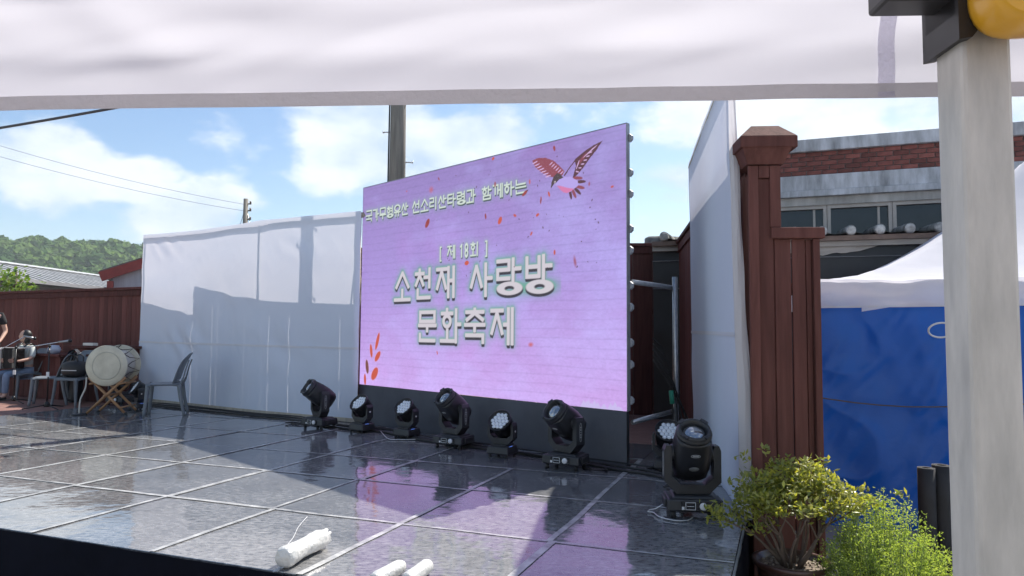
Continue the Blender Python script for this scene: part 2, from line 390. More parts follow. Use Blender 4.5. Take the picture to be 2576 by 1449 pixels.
# ------------------------------------------------------------------ LED screen
SCA, SCB = Vector((-1.89, 9.15, 0)), Vector((1.041, 6.215, 0)); SCW = (SCB-SCA).length; SCZ0, SCZ1 = .474, 2.995
def srgb(c): 
    c = np.array(c, float)/255.
    return np.where(c <= .04045, c/12.92, ((c+.055)/1.055)**2.4)
def screen_picture(nx, ny):
    """the picture the screen shows, one colour per LED cell; s across 0..SCW, t up from the stage"""
    SCW, SCZ0, SCZ1 = 3.944, .474, 2.975      # the picture's own frame, stretched over the cabinets below
    s = np.linspace(0, SCW, nx)[None, :].repeat(ny, 0); t = np.linspace(SCZ0, SCZ1, ny)[:, None].repeat(nx, 1)
    rs = np.random.RandomState(4)
    def vnoise(fx, fy):
        g = rs.rand(int(fy)+3, int(fx)+3); x = s/SCW*fx; y = (t-SCZ0)/(SCZ1-SCZ0)*fy
        xi = x.astype(int); yi = y.astype(int); a = x-xi; b = y-yi; a = a*a*(3-2*a); b = b*b*(3-2*b)
        return (g[yi, xi]*(1-a)+g[yi, xi+1]*a)*(1-b)+(g[yi+1, xi]*(1-a)+g[yi+1, xi+1]*a)*b
    k = ((t-SCZ0)/(SCZ1-SCZ0))[..., None]
    top, mid, bot = srgb((146, 125, 188)), srgb((167, 144, 213)), srgb((200, 163, 229))
    img = np.where(k > .5, mid+(top-mid)*(k-.5)*2, bot+(mid-bot)*k*2)
    cloud = (.5*vnoise(5, 4)+.3*vnoise(12, 10)+.2*vnoise(30, 30))[..., None]
    img = img*(1-.42*np.clip(cloud-.45, 0, 1))+srgb((158, 168, 220))*np.clip(cloud-.45, 0, 1)*.9
    pink = (.6*vnoise(4, 3)+.4*vnoise(14, 12))[..., None]; img = img+np.clip(pink-.5, 0, 1)*np.array([.10, -.02, .05])
    grain = (.6*vnoise(160, 200)+.4*vnoise(300, 250))[..., None]-.5; img = img*(1+.20*grain)
    # faint courses of a painted wall
    row = t/.088+.25*vnoise(10, 3); fr = row-np.floor(row); line = np.exp(-((fr-.5)/.07)**2)*(.4+.8*vnoise(40, 60)); img = img*(1-.14*line[..., None])
    def over(mask, col): 
        nonlocal img
        img = img*(1-mask[..., None])+np.array(col)*mask[..., None]
    def seg_d(px, py, a, b):
        ax, ay = a; bx, by = b; dx, dy = bx-ax, by-ay; q = np.clip(((px-ax)*dx+(py-ay)*dy)/(dx*dx+dy*dy+1e-12), 0, 1)
        return np.hypot(px-ax-q*dx, py-ay-q*dy)
    AA = SCW/nx*.8
    J = {'ㄱ': [[(0, 1), (1, 1), (1, 0)]], 'ㄲ': [[(0, 1), (.42, 1), (.42, 0)], [(.58, 1), (1, 1), (1, 0)]], 'ㄴ': [[(0, 1), (0, 0), (1, 0)]],
         'ㄹ': [[(0, 1), (1, 1), (1, .5), (0, .5), (0, 0), (1, 0)]], 'ㅁ': [[(0, 0), (1, 0), (1, 1), (0, 1), (0, 0)]],
         'ㅂ': [[(0, 1), (0, 0), (1, 0), (1, 1)], [(0, .52), (1, .52)]], 'ㅅ': [[(0, 0), (.5, 1), (1, 0)]], 'ㅈ': [[(0, 1), (1, 1)], [(0, 0), (.5, .9), (1, 0)]],
         'ㅊ': [[(.5, 1.02), (.5, .80)], [(0, .78), (1, .78)], [(0, 0), (.5, .68), (1, 0)]], 'ㅌ': [[(1, 1), (0, 1), (0, 0), (1, 0)], [(0, .5), (1, .5)]],
         'ㅎ': [[(.5, 1.05), (.5, .82)], [(0, .80), (1, .80)], 'o.5,.30,.34'], 'ㅇ': ['o.5,.5,.5'],
         'ㅏ': [[(.25, 0), (.25, 1)], [(.25, .55), (1, .55)]], 'ㅓ': [[(.8, 0), (.8, 1)], [(0, .55), (.8, .55)]], 'ㅕ': [[(.8, 0), (.8, 1)], [(0, .68), (.8, .68)], [(0, .32), (.8, .32)]],
         'ㅐ': [[(.1, 0), (.1, 1)], [(.9, 0), (.9, 1)], [(.1, .55), (.9, .55)]], 'ㅔ': [[(.5, 0), (.5, 1)], [(1, 0), (1, 1)], [(0, .55), (.5, .55)]],
         'ㅣ': [[(.6, 0), (.6, 1)]], 'ㅗ': [[(0, 0), (1, 0)], [(.5, 0), (.5, 1)]], 'ㅜ': [[(0, 1), (1, 1)], [(.5, 1), (.5, 0)]], 'ㅡ': [[(0, .5), (1, .5)]],
         'ㅠ': [[(0, 1), (1, 1)], [(.3, 1), (.3, 0)], [(.7, 1), (.7, 0)]]}
    SY = {'국': 'HF ㄱㅜㄱ', '가': 'V ㄱㅏ', '무': 'H ㅁㅜ', '형': 'VF ㅎㅕㅇ', '유': 'H ㅇㅠ', '산': 'VF ㅅㅏㄴ', '선': 'VF ㅅㅓㄴ', '소': 'H ㅅㅗ', '리': 'V ㄹㅣ', '타': 'V ㅌㅏ',
          '령': 'VF ㄹㅕㅇ', '과': 'M ㄱㅗㅏ', '함': 'VF ㅎㅏㅁ', '께': 'V ㄲㅔ', '하': 'V ㅎㅏ', '는': 'HF ㄴㅡㄴ', '제': 'V ㅈㅔ', '회': 'M ㅎㅗㅣ', '천': 'VF ㅊㅓㄴ', '재': 'V ㅈㅐ',
          '사': 'V ㅅㅏ', '랑': 'VF ㄹㅏㅇ', '방': 'VF ㅂㅏㅇ', '문': 'HF ㅁㅜㄴ', '화': 'M ㅎㅗㅏ', '축': 'HF ㅊㅜㄱ'}
    LAY = {'V': [(.03, .28, .54, .97), (.64, 0, 1, 1)], 'VF': [(.03, .46, .52, .98), (.60, .40, .98, 1), (.16, .03, .92, .30)], 'H': [(.08, .46, .92, 1), (0, .02, 1, .36)],
           'HF': [(.06, .68, .94, 1), (0, .36, 1, .54), (.06, .02, .94, .22)], 'M': [(.04, .50, .58, 1), (.0, .02, .66, .36), (.72, 0, 1, 1)]}
    def strokes(ch, x0, y0, x1, y1):
        out = []
        if ch == '1': raw = [([[(.1, .82), (.55, 1), (.55, 0)]], (0, 0, 1, 1))]
        elif ch == '8': raw = [(['o.5,.745,.255', 'o.5,.255,.255'], (0, 0, 1, 1))]
        elif ch == '[': raw = [([[(1, 1), (.4, 1), (.4, 0), (1, 0)]], (0, 0, 1, 1))]
        elif ch == ']': raw = [([[(0, 1), (.6, 1), (.6, 0), (0, 0)]], (0, 0, 1, 1))]
        else:
            ty, js = SY[ch].split(' '); raw = [(J[j], bx) for j, bx in zip(js, LAY[ty])]
        for sh, (a, b, c, d) in raw:
            X = lambda q: x0+(x1-x0)*(a+(c-a)*q[0]); Y = lambda q: y0+(y1-y0)*(b+(d-b)*q[1])
            for it in sh:
                if isinstance(it, str):
                    cx, cy, rr = map(float, it[1:].split(',')); out.append(('o', X((cx, 0)), Y((0, cy)), (x1-x0)*(c-a)*rr, (y1-y0)*(d-b)*rr))
                else:
                    P = [(X(q), Y(q)) for q in it]; out += [('s', P[k], P[k+1]) for k in range(len(P)-1)]
        return out
    def glyph_d(ch, x0, y0, x1, y1, th, pad):
        """distance field of one glyph on the cells near it"""
        i0 = max(0, int((x0-pad)/SCW*nx)); i1 = min(nx, int((x1+pad)/SCW*nx)+2)
        j0 = max(0, int((y0-pad-SCZ0)/(SCZ1-SCZ0)*ny)); j1 = min(ny, int((y1+pad-SCZ0)/(SCZ1-SCZ0)*ny)+2)
        px, py = s[j0:j1, i0:i1], t[j0:j1, i0:i1]; D = np.full(px.shape, 9.)
        h = th/2
        for it in strokes(ch, x0+h, y0+h, x1-h, y1-h):
            if it[0] == 's':
                (ax, ay), (bx_, by_) = it[1], it[2]; ln = math.hypot(bx_-ax, by_-ay)+1e-9; ux, uy = (bx_-ax)/ln, (by_-ay)/ln
                al = np.abs((px-(ax+bx_)/2)*ux+(py-(ay+by_)/2)*uy)-ln/2; ac = np.abs(-(px-(ax+bx_)/2)*uy+(py-(ay+by_)/2)*ux)
                diag = min(abs(ux), abs(uy)) > .05
                d = np.where((al < h) & (ac < h), np.maximum(al+(h*.4 if diag else 0), ac), seg_d(px, py, it[1], it[2]))
            else:
                _, cx, cy, rx, ry = it; d = np.abs(np.hypot((px-cx)/rx, (py-cy)/ry)-1)*min(rx, ry)
            D = np.minimum(D, d)
        return D-h, (slice(j0, j1), slice(i0, i1))
    def text(glyphs, th, face, ext, exd, halo, hr, hs):
        fields = [glyph_d(ch, *bx, th, hr*2.2+.03) for ch, bx in glyphs]
        for D, sl in fields:
            m = np.clip(np.exp(-np.clip(D, 0, 9)/hr)*hs, 0, .92)[..., None]; img[sl] = img[sl]*(1-m)+np.array(halo)*m
        dj = max(1, int(round(exd[1]/(SCZ1-SCZ0)*ny))); di = int(round(exd[0]/SCW*nx))
        for (D, sl), (ch, bx) in zip(fields, glyphs):
            for q in range(1, dj+1):
                D2, s2 = glyph_d(ch, bx[0]+exd[0]*q/dj, bx[1]-exd[1]*q/dj, bx[2]+exd[0]*q/dj, bx[3]-exd[1]*q/dj, th, .03)
                m = np.clip(.5-D2/AA/2, 0, 1)[..., None]; img[s2] = img[s2]*(1-m)+np.array(ext)*m
        for D, sl in fields:
            m = np.clip(.5-D/AA/2, 0, 1)[..., None]; img[sl] = img[sl]*(1-m)+np.array(face)*m
    def line(words, y0, y1):
        o = []
        for w, x0, x1 in words:
            n = len(w); st = (x1-x0)/n
            o += [(c, (x0+st*k+.006, y0, x0+st*(k+1)-.006, y1)) for k, c in enumerate(w)]
        return o
    small = dict(face=srgb((206, 218, 208)), ext=srgb((60, 76, 74)), halo=srgb((140, 158, 172)))
    text(line([('국가무형유산', .06, .93), ('선소리산타령과', .99, 2.07), ('함께하는', 2.15, 2.79)], 2.525, 2.675), .0165, small['face'], small['ext'], (.008, .016), small['halo'], .02, .75)
    text([('[', (1.49, 1.925, 1.53, 2.095)), ('제', (1.62, 1.945, 1.755, 2.095)), ('1', (1.825, 1.945, 1.885, 2.095)), ('8', (1.885, 1.945, 1.98, 2.095)), ('회', (1.99, 1.945, 2.12, 2.1)), (']', (2.215, 1.925, 2.26, 2.1))],
         .0165, small['face'], small['ext'], (.007, .015), small['halo'], .02, .7)
    big = [('소', (.675, 1.49, .995, 1.86)), ('천', (1.055, 1.50, 1.375, 1.875)), ('재', (1.43, 1.51, 1.765, 1.87)), ('사', (1.98, 1.505, 2.333, 1.87)), ('랑', (2.37, 1.505, 2.735, 1.895)), ('방', (2.768, 1.505, 3.13, 1.90)),
           ('문', (1.135, 1.015, 1.463, 1.385)), ('화', (1.517, 1.015, 1.866, 1.40)), ('축', (1.907, 1.01, 2.234, 1.40)), ('제', (2.29, 1.01, 2.63, 1.395))]
    text(big, .043, srgb((202, 196, 204)), srgb((54, 50, 58)), (.003, .030), srgb((96, 162, 136)), .027, 1.0)
    # bird, leaves and drifting petals
    def inpoly(P):
        P = np.array(P); m = np.zeros(s.shape, bool); n = len(P)
        x0, y0 = P.min(0)-.02; x1, y1 = P.max(0)+.02
        for i in range(n):
            (xa, ya), (xb, yb) = P[i], P[(i+1) % n]
            c = ((ya > t) != (yb > t)) & (s < (xb-xa)*(t-ya)/(yb-ya+1e-12)+xa); m ^= c
        return m
    def fill(P, col, stripes=None, col2=None):
        m = inpoly(P).astype(float)
        if stripes is not None:
            f, dx, dy = stripes; st = (np.sin((s*dx+t*dy)*f+2.5*(vnoise(25, 25)-.5)) > .42)*1.; over(m*(1-st), col); over(m*st, col2)
        else: over(m, col)
    DK, RD, PK, WN = srgb((88, 52, 60)), srgb((140, 70, 84)), srgb((206, 170, 214)), srgb((196, 130, 160))
    def ell(x, y, a, b, ang, col, soft=0.):
        c, q = math.cos(ang), math.sin(ang); X = ((s-x)*c+(t-y)*q)/a; Y = (-(s-x)*q+(t-y)*c)/b; d = np.hypot(X, Y)
        over(np.clip((1-d)/(soft+.15), 0, 1)*(1 if not soft else .8), col)
    fill([(2.86, 2.835), (2.93, 2.85), (3.03, 2.835), (3.13, 2.79), (3.21, 2.72), (3.265, 2.665), (3.24, 2.63), (3.16, 2.62), (3.07, 2.645), (2.98, 2.70), (2.90, 2.765)], RD)
    for k in range(7): ell(2.895+.028*k, 2.81-.027*k, .040, .0065, .25-.03*k, PK)
    for k in range(6): ell(3.10+.026*k, 2.765-.022*k, .026, .006, .55, PK)
    fill([(3.255, 2.625), (3.32, 2.69), (3.40, 2.765), (3.50, 2.815), (3.60, 2.85), (3.698, 2.872), (3.62, 2.79), (3.55, 2.73), (3.48, 2.66), (3.42, 2.61), (3.36, 2.575), (3.375, 2.63), (3.40, 2.69), (3.385, 2.735), (3.33, 2.685), (3.265, 2.615)], DK)
    ell(3.47, 2.745, .085, .020, .72, RD, .3)
    for k in range(7): ell(3.415+.030*k, 2.635+.031*k, .022, .006, -.35+.12*k, PK)
    ell(3.56, 2.80, .10, .006, .52, PK); ell(3.42, 2.70, .05, .006, 1.15, PK)
    for k, (x, y, an) in enumerate(((3.42, 2.575, -.18), (3.455, 2.535, -.12), (3.445, 2.485, -.30), (3.415, 2.455, -.75), (3.375, 2.44, -1.1), (3.335, 2.44, -1.35))): ell(x, y, .062, .0165, an, (RD, DK)[k % 2])
    fill([(3.15, 2.545), (3.22, 2.535), (3.27, 2.475), (3.33, 2.455), (3.42, 2.50), (3.42, 2.545), (3.34, 2.60), (3.25, 2.61), (3.19, 2.60)], srgb((176, 158, 224)))
    fill([(3.17, 2.54), (3.22, 2.53), (3.30, 2.50), (3.38, 2.48), (3.30, 2.45), (3.25, 2.465), (3.21, 2.50)], srgb((206, 120, 168)))
    fill([(3.10, 2.525), (3.105, 2.58), (3.13, 2.63), (3.175, 2.66), (3.215, 2.645), (3.25, 2.605), (3.20, 2.595), (3.165, 2.57), (3.135, 2.56)], srgb((78, 62, 66)))
    ell(3.148, 2.578, .012, .009, .9, srgb((230, 215, 225))); ell(3.148, 2.578, .008, .005, .9, srgb((60, 40, 50)))
    OR, BR2 = srgb((196, 84, 62)), srgb((150, 62, 60))
    for x, y, a, b, an, c in ((.36, 1.02, .12, .030, 1.25, OR), (.235, .90, .09, .028, 1.75, OR), (.37, .835, .085, .038, .85, OR), (.155, .70, .095, .034, 1.75, srgb((120, 74, 66))), (.315, .62, .10, .055, .9, OR), (.115, .54, .075, .024, 1.65, OR)):
        ell(x, y, a*1.12, b*1.3, an, srgb((226, 168, 190)), .35); ell(x, y, a, b, an, c)
    for x, y, a, b, an, so in ((1.277, 2.384, .062, .032, 1.0, 0), (2.428, 2.288, .045, .026, 1.1, 0), (2.635, 2.316, .024, .013, -.5, 0), (2.933, 2.287, .024, .014, .5, 0), (2.219, 2.356, .034, .012, 1.7, 0), (1.336, 2.765, .05, .05, 0, .9),
                               (2.765, 2.524, .045, .018, .6, 0), (2.975, 2.426, .042, .009, 1.5, 0), (3.077, 2.471, .030, .011, 1.9, 0), (3.14, 2.907, .03, .014, 1.8, 0), (2.322, 2.951, .022, .016, .5, 0), (3.389, 1.799, .075, .022, 1.75, .6),
                               (1.939, 1.882, .036, .026, .2, 0), (2.855, 2.111, .024, .010, 1.0, 0), (3.799, 2.438, .018, .010, .3, 0), (2.354, 2.675, .034, .018, 1.6, .2), (1.466, 2.871, .026, .009, 2.1, 0), (.889, 2.811, .018, .012, .2, .4),
                               (2.855, 1.024, .042, .030, .1, .6), (1.479, .908, .024, .008, 1.9, 0), (3.148, 1.903, .026, .012, 1.6, 0), (2.83, 2.63, .03, .012, 1.6, .2), (3.55, 2.50, .025, .012, 1.5, .3)):
        ell(x, y, a, b, an, OR if (x*37 % 1) > .4 else BR2, so)
    for k in range(46):
        x = 1.3+2.4*rs.rand()**.7; y = 1.7+1.2*rs.rand(); ell(x, y, .004+.010*rs.rand(), .003+.004*rs.rand(), rs.rand()*3, DK)
    # pale crystals along the lower right corner
    for k in range(14):
        x = 3.45+.45*rs.rand(); h = .03+.05*rs.rand(); fill([(x-.035, SCZ0), (x+.035, SCZ0), (x, SCZ0+h)], srgb((196, 182, 230)))
    return np.clip(img, 0, 1)

def led_screen():
    e = (SCB-SCA).normalized(); ang = math.atan2(e.y, e.x)
    root = thing('led_screen', 'large purple festival screen with Korean title, flying bird and petals', 'screen', SCA, ang)
    # local x along the screen, local -y towards the audience
    nx, ny = 760, 482
    img = screen_picture(nx, ny)*(2**-EXPO)
    X, Z = np.meshgrid(np.linspace(0, SCW, nx), np.linspace(SCZ0, SCZ1, ny))
    co = np.stack([X.ravel(), np.full(nx*ny, -.062), Z.ravel()], 1)
    idx = np.arange(nx*ny).reshape(ny, nx); q = np.stack([idx[:-1, :-1], idx[:-1, 1:], idx[1:, 1:], idx[1:, :-1]], -1).reshape(-1, 4)
    me = bpy.data.meshes.new('display_face'); me.vertices.add(len(co)); me.vertices.foreach_set('co', co.ravel().astype(np.float32))
    me.loops.add(q.size); me.loops.foreach_set('vertex_index', q.ravel().astype(np.int32)); me.polygons.add(len(q))
    me.polygons.foreach_set('loop_start', np.arange(0, q.size, 4, dtype=np.int32)); me.update(calc_edges=True)
    at = me.color_attributes.new('picture', 'FLOAT_COLOR', 'POINT'); col = np.ones((nx*ny, 4), np.float32); col[:, :3] = img.reshape(-1, 3); at.data.foreach_set('color', col.ravel())
    m = bpy.data.materials.new('lit LED face'); m.use_nodes = True; N = m.node_tree.nodes; L = m.node_tree.links; b = N['Principled BSDF']
    a = N.new('ShaderNodeAttribute'); a.attribute_name = 'picture'; L.new(a.outputs['Color'], b.inputs['Emission Color']); b.inputs['Emission Strength'].default_value = 1.06
    b.inputs['Base Color'].default_value = (.03, .03, .03, 1); b.inputs['Roughness'].default_value = .7; me.materials.append(m)
    ob('display_face', me, root)
    cab = mat('black screen cabinet', (.02, .02, .022), .5, var=.2)
    # eight by five cabinets make up the body
    bm = MB(); bm.box((0, 0, 0), (SCW/8-.002, .038, .503), bev=.004); cme = bm.mesh('cabinet', cab)
    for i in range(8):
        for j in range(5): ob('cabinet', cme, root, ((i+.5)*SCW/8, -.039, SCZ0+(j+.5)*.504))
    # black cloth covered base
    bs = MB(); bs.grid(lambda a, b: (SCW*a, -.066+.004*nz(a*14, b*3), .0+(SCZ0-.003)*b), 60, 8); bs.build('base_cover', mat('charcoal base cloth', (.095, .10, .115), .75, var=.15, scale=3, bump=.2), root)
    bb = MB(); bb.box((SCW/2, -.04, .236), (SCW-.01, .04, .46)); bb.build('base_body', cab, root)
    # pale rim along the top and both sides
    ed = MB(); ed.box((SCW/2, -.04, SCZ1+.006), (SCW+.01, .045, .008)); ed.build('edge_trim', mat('grey edge trim', (.3, .3, .31), .4, metal=.6), root)
    for x in (-.004, SCW+.004):
        ed = MB(); ed.box((x, -.04, (SCZ1+SCZ0)/2+.002), (.006, .045, SCZ1-SCZ0)); ed.build('edge_trim', MATS['grey edge trim'], root)
    # corner locks sticking out along the right side
    lk = MB(); lk.prism([(0, -.038), (.026, -.016), (.026, .016), (0, .038)], -.014, .014); lme = lk.mesh('corner_lock', mat('pale plastic lock', (.34, .35, .37), .5))
    for j in range(5):
        for dz in (.09, .40): ob('corner_lock', lme, root, (SCW+.008, -.012, SCZ0+j*.5+dz))
    # steel support frame behind, on the right
    def bar(a, b, w=.045):
        t = MB(); t.tube([a, b], w/2, 10); t.build('support_pipe', GALV, root)
    bar((SCW+.02, .68, 0), (SCW+.02, .68, 1.68), .05); bar((SCW-.02, .05, 1.60), (SCW-.02, .72, 1.58)); bar((SCW-.02, .05, .37), (SCW-.02, .72, .42))
    bar((SCW-.12, .09, 0), (SCW-.12, .09, 2.6)); bar((.4, .9, 0), (.4, .9, 2.2)); bar((.4, .05, 2.1), (.4, .9, 2.1)); bar((2.0, .9, 0), (2.0, .9, 2.2)); bar((2.0, .05, 2.1), (2.0, .9, 2.1))
    return root
led_screen()

# ------------------------------------------------------------------ cloth backdrops (flats)
SEAM = fabric('doubled cloth seam', (.86, .85, .87), .42, (.8, .8, .82), var=.02, bump=.05)
FRAME = mat('pale timber frame', (.46, .40, .31), .7, var=.2, scale=4, stretch=(6, 6, 1))
def backdrop_left():
    P = [Vector((-6.05, 11.575, 0)), Vector((-3.5, 9.86, 0)), Vector((-1.93, 8.985, 0))]
    root = thing('cloth_backdrop', 'long white cloth backdrop left of the screen with a pole shadow on it', 'backdrop', P[0])
    l0 = (P[1]-P[0]).length; l1 = (P[2]-P[1]).length; LT = l0+l1
    nrm = Vector(((P[2]-P[0]).y, -(P[2]-P[0]).x, 0)).normalized()
    if nrm.y > 0: nrm = -nrm
    def at(a):
        d = a*LT
        return (P[0].lerp(P[1], d/l0) if d < l0 else P[1].lerp(P[2], (d-l0)/l1))-P[0]
    def top(a): return 2.70-.030*math.sin(PI*min(a/.62, 1))+(.0 if a < .62 else -.0)-.02*a
    def wr(a, z):
        w = .010*nz(a*9, z*3, 1.)+.005*abs(nz(a*24, z*4, 6.))
        # diagonal pull creases below the step and at the upper left corner
        for (ca, cz, sa, sz, k, am) in ((.27, 1.05, .10, .42, 60, .020), (.14, 2.45, .07, .14, 90, .022), (.72, .9, .12, .3, 50, .012), (.18, .45, .15, .25, 40, .012), (.48, 1.5, .14, .3, 45, .010), (.86, .5, .08, .3, 55, .010), (.80, 2.3, .10, .2, 60, .010)):
            w += am*math.exp(-((a-ca)/sa)**2-((z-cz)/sz)**2)*math.sin(k*(a+.13*z)+3*nz(a*6, z*2))
        return w+.012*math.sin(PI*min(1, z/.95))*nz(a*5, 3.3)
    m = MB()
    def fn(a, b):
        z = .045+(top(a)-.045)*b; p = at(a)+nrm*wr(a, z); return (p.x, p.y, z)
    m.grid(fn, 220, 110); m.build('cloth', WHITEF, root, norm=False)
    s = MB(); s.grid(lambda a, b: tuple((at(a)+nrm*(wr(a, .95)+.006)) + Vector((0, 0, .935+.03*b-.02*a+.006*nz(a*12, 1)))), 120, 2); s.build('seam', SEAM, root, norm=False)
    def bar(p, q, w=.04, name='frame_bar'):
        t = MB(); t.tube([p, q], w*.6, 4); t.build(name, FRAME, root)
    off = -nrm*.045
    def pt(a, z): p = at(a)+off; return (p.x, p.y, z)
    for k in range(6): bar(pt(k/6, top(k/6)-.045), pt((k+1)/6, top((k+1)/6)-.045), .06)
    for a in (.012, .62, .985): bar(pt(a, .02), pt(a, top(a)-.03), .05)
    bar(pt(.01, .03), pt(.99, .03), .05)
    # slanting props behind
    for a, da in ((.62, -.015), (.985, -.05)):
        p = Vector(pt(a, 2.05)); q = Vector(pt(a+da, .0))-nrm*.55; bar(p, (q.x, q.y, .0), .03, 'prop')
    pb = MB(); pb.grid(lambda a, b: tuple((at(a)+nrm*.012)+Vector((0, 0, .004+.05*b))), 40, 1); pb.build('base_board', FRAME, root, norm=False)
    return root
backdrop_left()

def backdrop_right():
    root = thing('cloth_backdrop', 'tall narrow white cloth backdrop at right in front of the wooden gate pillar', 'backdrop', (1.93, 7.6, 0))
    o = Vector((1.93, 7.6, 0))
    # four corners: far edge stands upright, near edge leans
    FB, FT = Vector((1.935, 7.6, .0)), Vector((1.905, 7.6, 2.985)); NB, NT = Vector((1.475, 4.62, -.04)), Vector((1.452, 4.74, 3.0))
    def S(a, b):
        p = FB.lerp(NB, a).lerp(FT.lerp(NT, a), b)-o
        w = .008*nz(a*5, b*6)+.016*math.sin(PI*a)*nz(b*3, 7.1)+.004*nz(a*20, b*5)
        return Vector((p.x-w, p.y, p.z))
    m = MB(); m.grid(lambda a, b: tuple(S(a, b)), 60, 90); m.build('cloth', WHITEF, root, norm=False)
    # cloth wrapped round the near edge of the frame, hanging loose lower down
    def W(a, b):
        p = S(1, b); k = (1-b)
        return (p.x+(.052+.055*k*k+.012*nz(b*6, a*3))*a, p.y-.015*math.sin(PI*a)-.05*k*a+.01*nz(b*9, a*4), p.z+.02*a*k)
    m = MB(); m.grid(W, 14, 90); m.build('side_return', fabric('folded white cloth', (.84, .82, .83), .40, (.7, .68, .72), var=.03, bump=.1), root, norm=False)
    s = MB(); s.grid(lambda a, b: tuple(S(a, .385+.010*b)+Vector((-.006, 0, 0))), 40, 2); s.build('seam', SEAM, root, norm=False)
    def bar(p, q, w=.05):
        t = MB(); t.tube([p, q], w*.6, 4); t.build('frame_bar', FRAME, root)
    d = Vector((.035, 0, 0))
    bar(S(0, .0)+d, S(0, .99)+d); bar(S(.97, .0)+d, S(.97, .99)+d); bar(S(.0, .985)+d, S(1, .985)+d, .07); bar(S(0, .02)+d, S(1, .02)+d)
backdrop_right()

# ------------------------------------------------------------------ wooden fences
def plank_mesh(w, t, h, key={}):
    k = (round(w, 3), round(t, 3), round(h, 3))
    if k not in key:
        b = MB(); b.box((0, 0, h/2), (w, t, h), bev=.003); key[k] = b.mesh('plank', WOOD)
    return key[k]
def fence(label, A, B, z0, spans, pw=.125, gaps=(.001, .006), seed=1, rail=True, slits=.14):
    """spans: list of (from, to, top height) along the fence; one plank object per board"""
    A = Vector((*A, 0)); B = Vector((*B, 0)); d = B-A; LN = d.length; ang = math.atan2(d.y, d.x)
    root = thing('wooden_fence', label, 'fence', (A.x, A.y, z0), ang); rn = random.Random(seed)
    for s0, s1, h in spans:
        x = s0; hh = h-z0
        while x < s1-.03:
            w = min(pw, s1-x); g = rn.uniform(.007, .014) if rn.random() < slits else rn.uniform(*gaps)
            ob('plank', plank_mesh(w-.0, .02, hh-.05), root, (x+w/2, rn.uniform(-.003, .003), 0), (0, 0, R(rn.uniform(-.4, .4)))); x += w+g
        if rail:
            c = MB(); c.box(((s0+s1)/2, 0, hh-.025), (s1-s0+.02, .12, .045), bev=.006); c.build('cap_rail', WOODD, root)
            c = MB(); c.box(((s0+s1)/2, -.022, hh-.10), (s1-s0, .022, .10), bev=.004); c.build('trim_board', WOODD, root)
        for zz in (.45, hh*.6):
            c = MB(); c.box(((s0+s1)/2, .035, zz), (s1-s0, .045, .07)); c.build('rail', WOODD, root)
        k = max(1, int((s1-s0)/2))
        for i in range(k+1):
            c = MB(); c.box((s0+.06+(s1-s0-.12)*i/k, .05, hh/2-.03), (.09, .07, hh-.08)); c.build('post', WOODD, root)
    return root
fence('long dark red plank fence behind the musicians and the left backdrop', (-11.6, 14.74), (-.75, 9.12), -.02, [(0, 7.93, 1.87), (7.95, 12.2, 2.30)], seed=3)
fence('dark plank fence with bright gaps behind the right side of the screen', (-.2, 10.42), (2.35, 10.22), -.02, [(0, 2.55, 2.45)], seed=5, pw=.27, slits=1.0, gaps=(.004,.008))
fence('dark plank fence receding from the corner behind the right backdrop', (2.36, 10.16), (1.60, 4.80), -.5, [(0, 5.42, 2.40)], seed=8, pw=.17)

def gate_pillar():
    root = thing('gate_pillar', 'red brown wooden gate pillar with faceted cap and lower plank wing', 'pillar', (1.66, 4.62, -.5), R(-4))
    W2 = mat('red brown varnished wood', (.130, .054, .045), .8, var=.28, scale=2.6, stretch=(8, 8, .6), bump=.25, bscale=9, rnd=.15, detail=8, spec=.15)
    def bx(name, x0, x1, y0, y1, z0, z1, bev=.004):
        b = MB(); b.box(((x0+x1)/2, (y0+y1)/2, (z0+z1)/2), (x1-x0, y1-y0, z1-z0), bev=bev); return b.build(name, W2, root)
    # local: x right, -y to the viewer; origin on the ground under the pillar
    bx('core', -.105, .065, -.04, .16, 0, 2.70)
    bx('stile', -.125, -.062, -.075, -.045, 0, 2.74); bx('stile', .010, .078, -.075, -.045, 2.337, 2.74)
    bx('rail', -.060, .008, -.073, -.045, 2.66, 2.74)
    bx('plank', -.060, .030, -.058, -.042, 0, 2.655)
    # corbel neck and faceted cap
    n = MB(); n.box((-.022, .04, 2.795), (.23, .27, .10), top=(1.35, 1.35)); n.build('neck', W2, root)
    c = MB(); c.box((-.012, .03, 2.88), (.36, .36, .075), bev=.006); cap = c.build('cap', W2, root)
    c = MB(); c.box((-.012, .03, 2.962), (.350, .350, .086), top=(.5, .5)); c.build('cap_top', W2, cap)
    # wing: three boards, corner board, mitred cap rail
    bx('plank', .040, .142, -.050, -.030, 0, 2.262); bx('plank', .150, .232, -.052, -.032, 0, 2.262)
    bx('plank', .238, .272, -.046, -.026, 0, 2.262); bx('corner_board', .276, .318, -.075, -.02, 0, 2.262)
    bx('corner_board', .288, .316, -.018, .12, 0, 2.25)
    bx('wing_rail', .012, .348, -.088, -.022, 2.264, 2.335, .006); bx('rail', .04, .30, -.018, .02, 1.9, 1.98); bx('rail', .04, .30, -.018, .02, .4, .48)
gate_pillar()

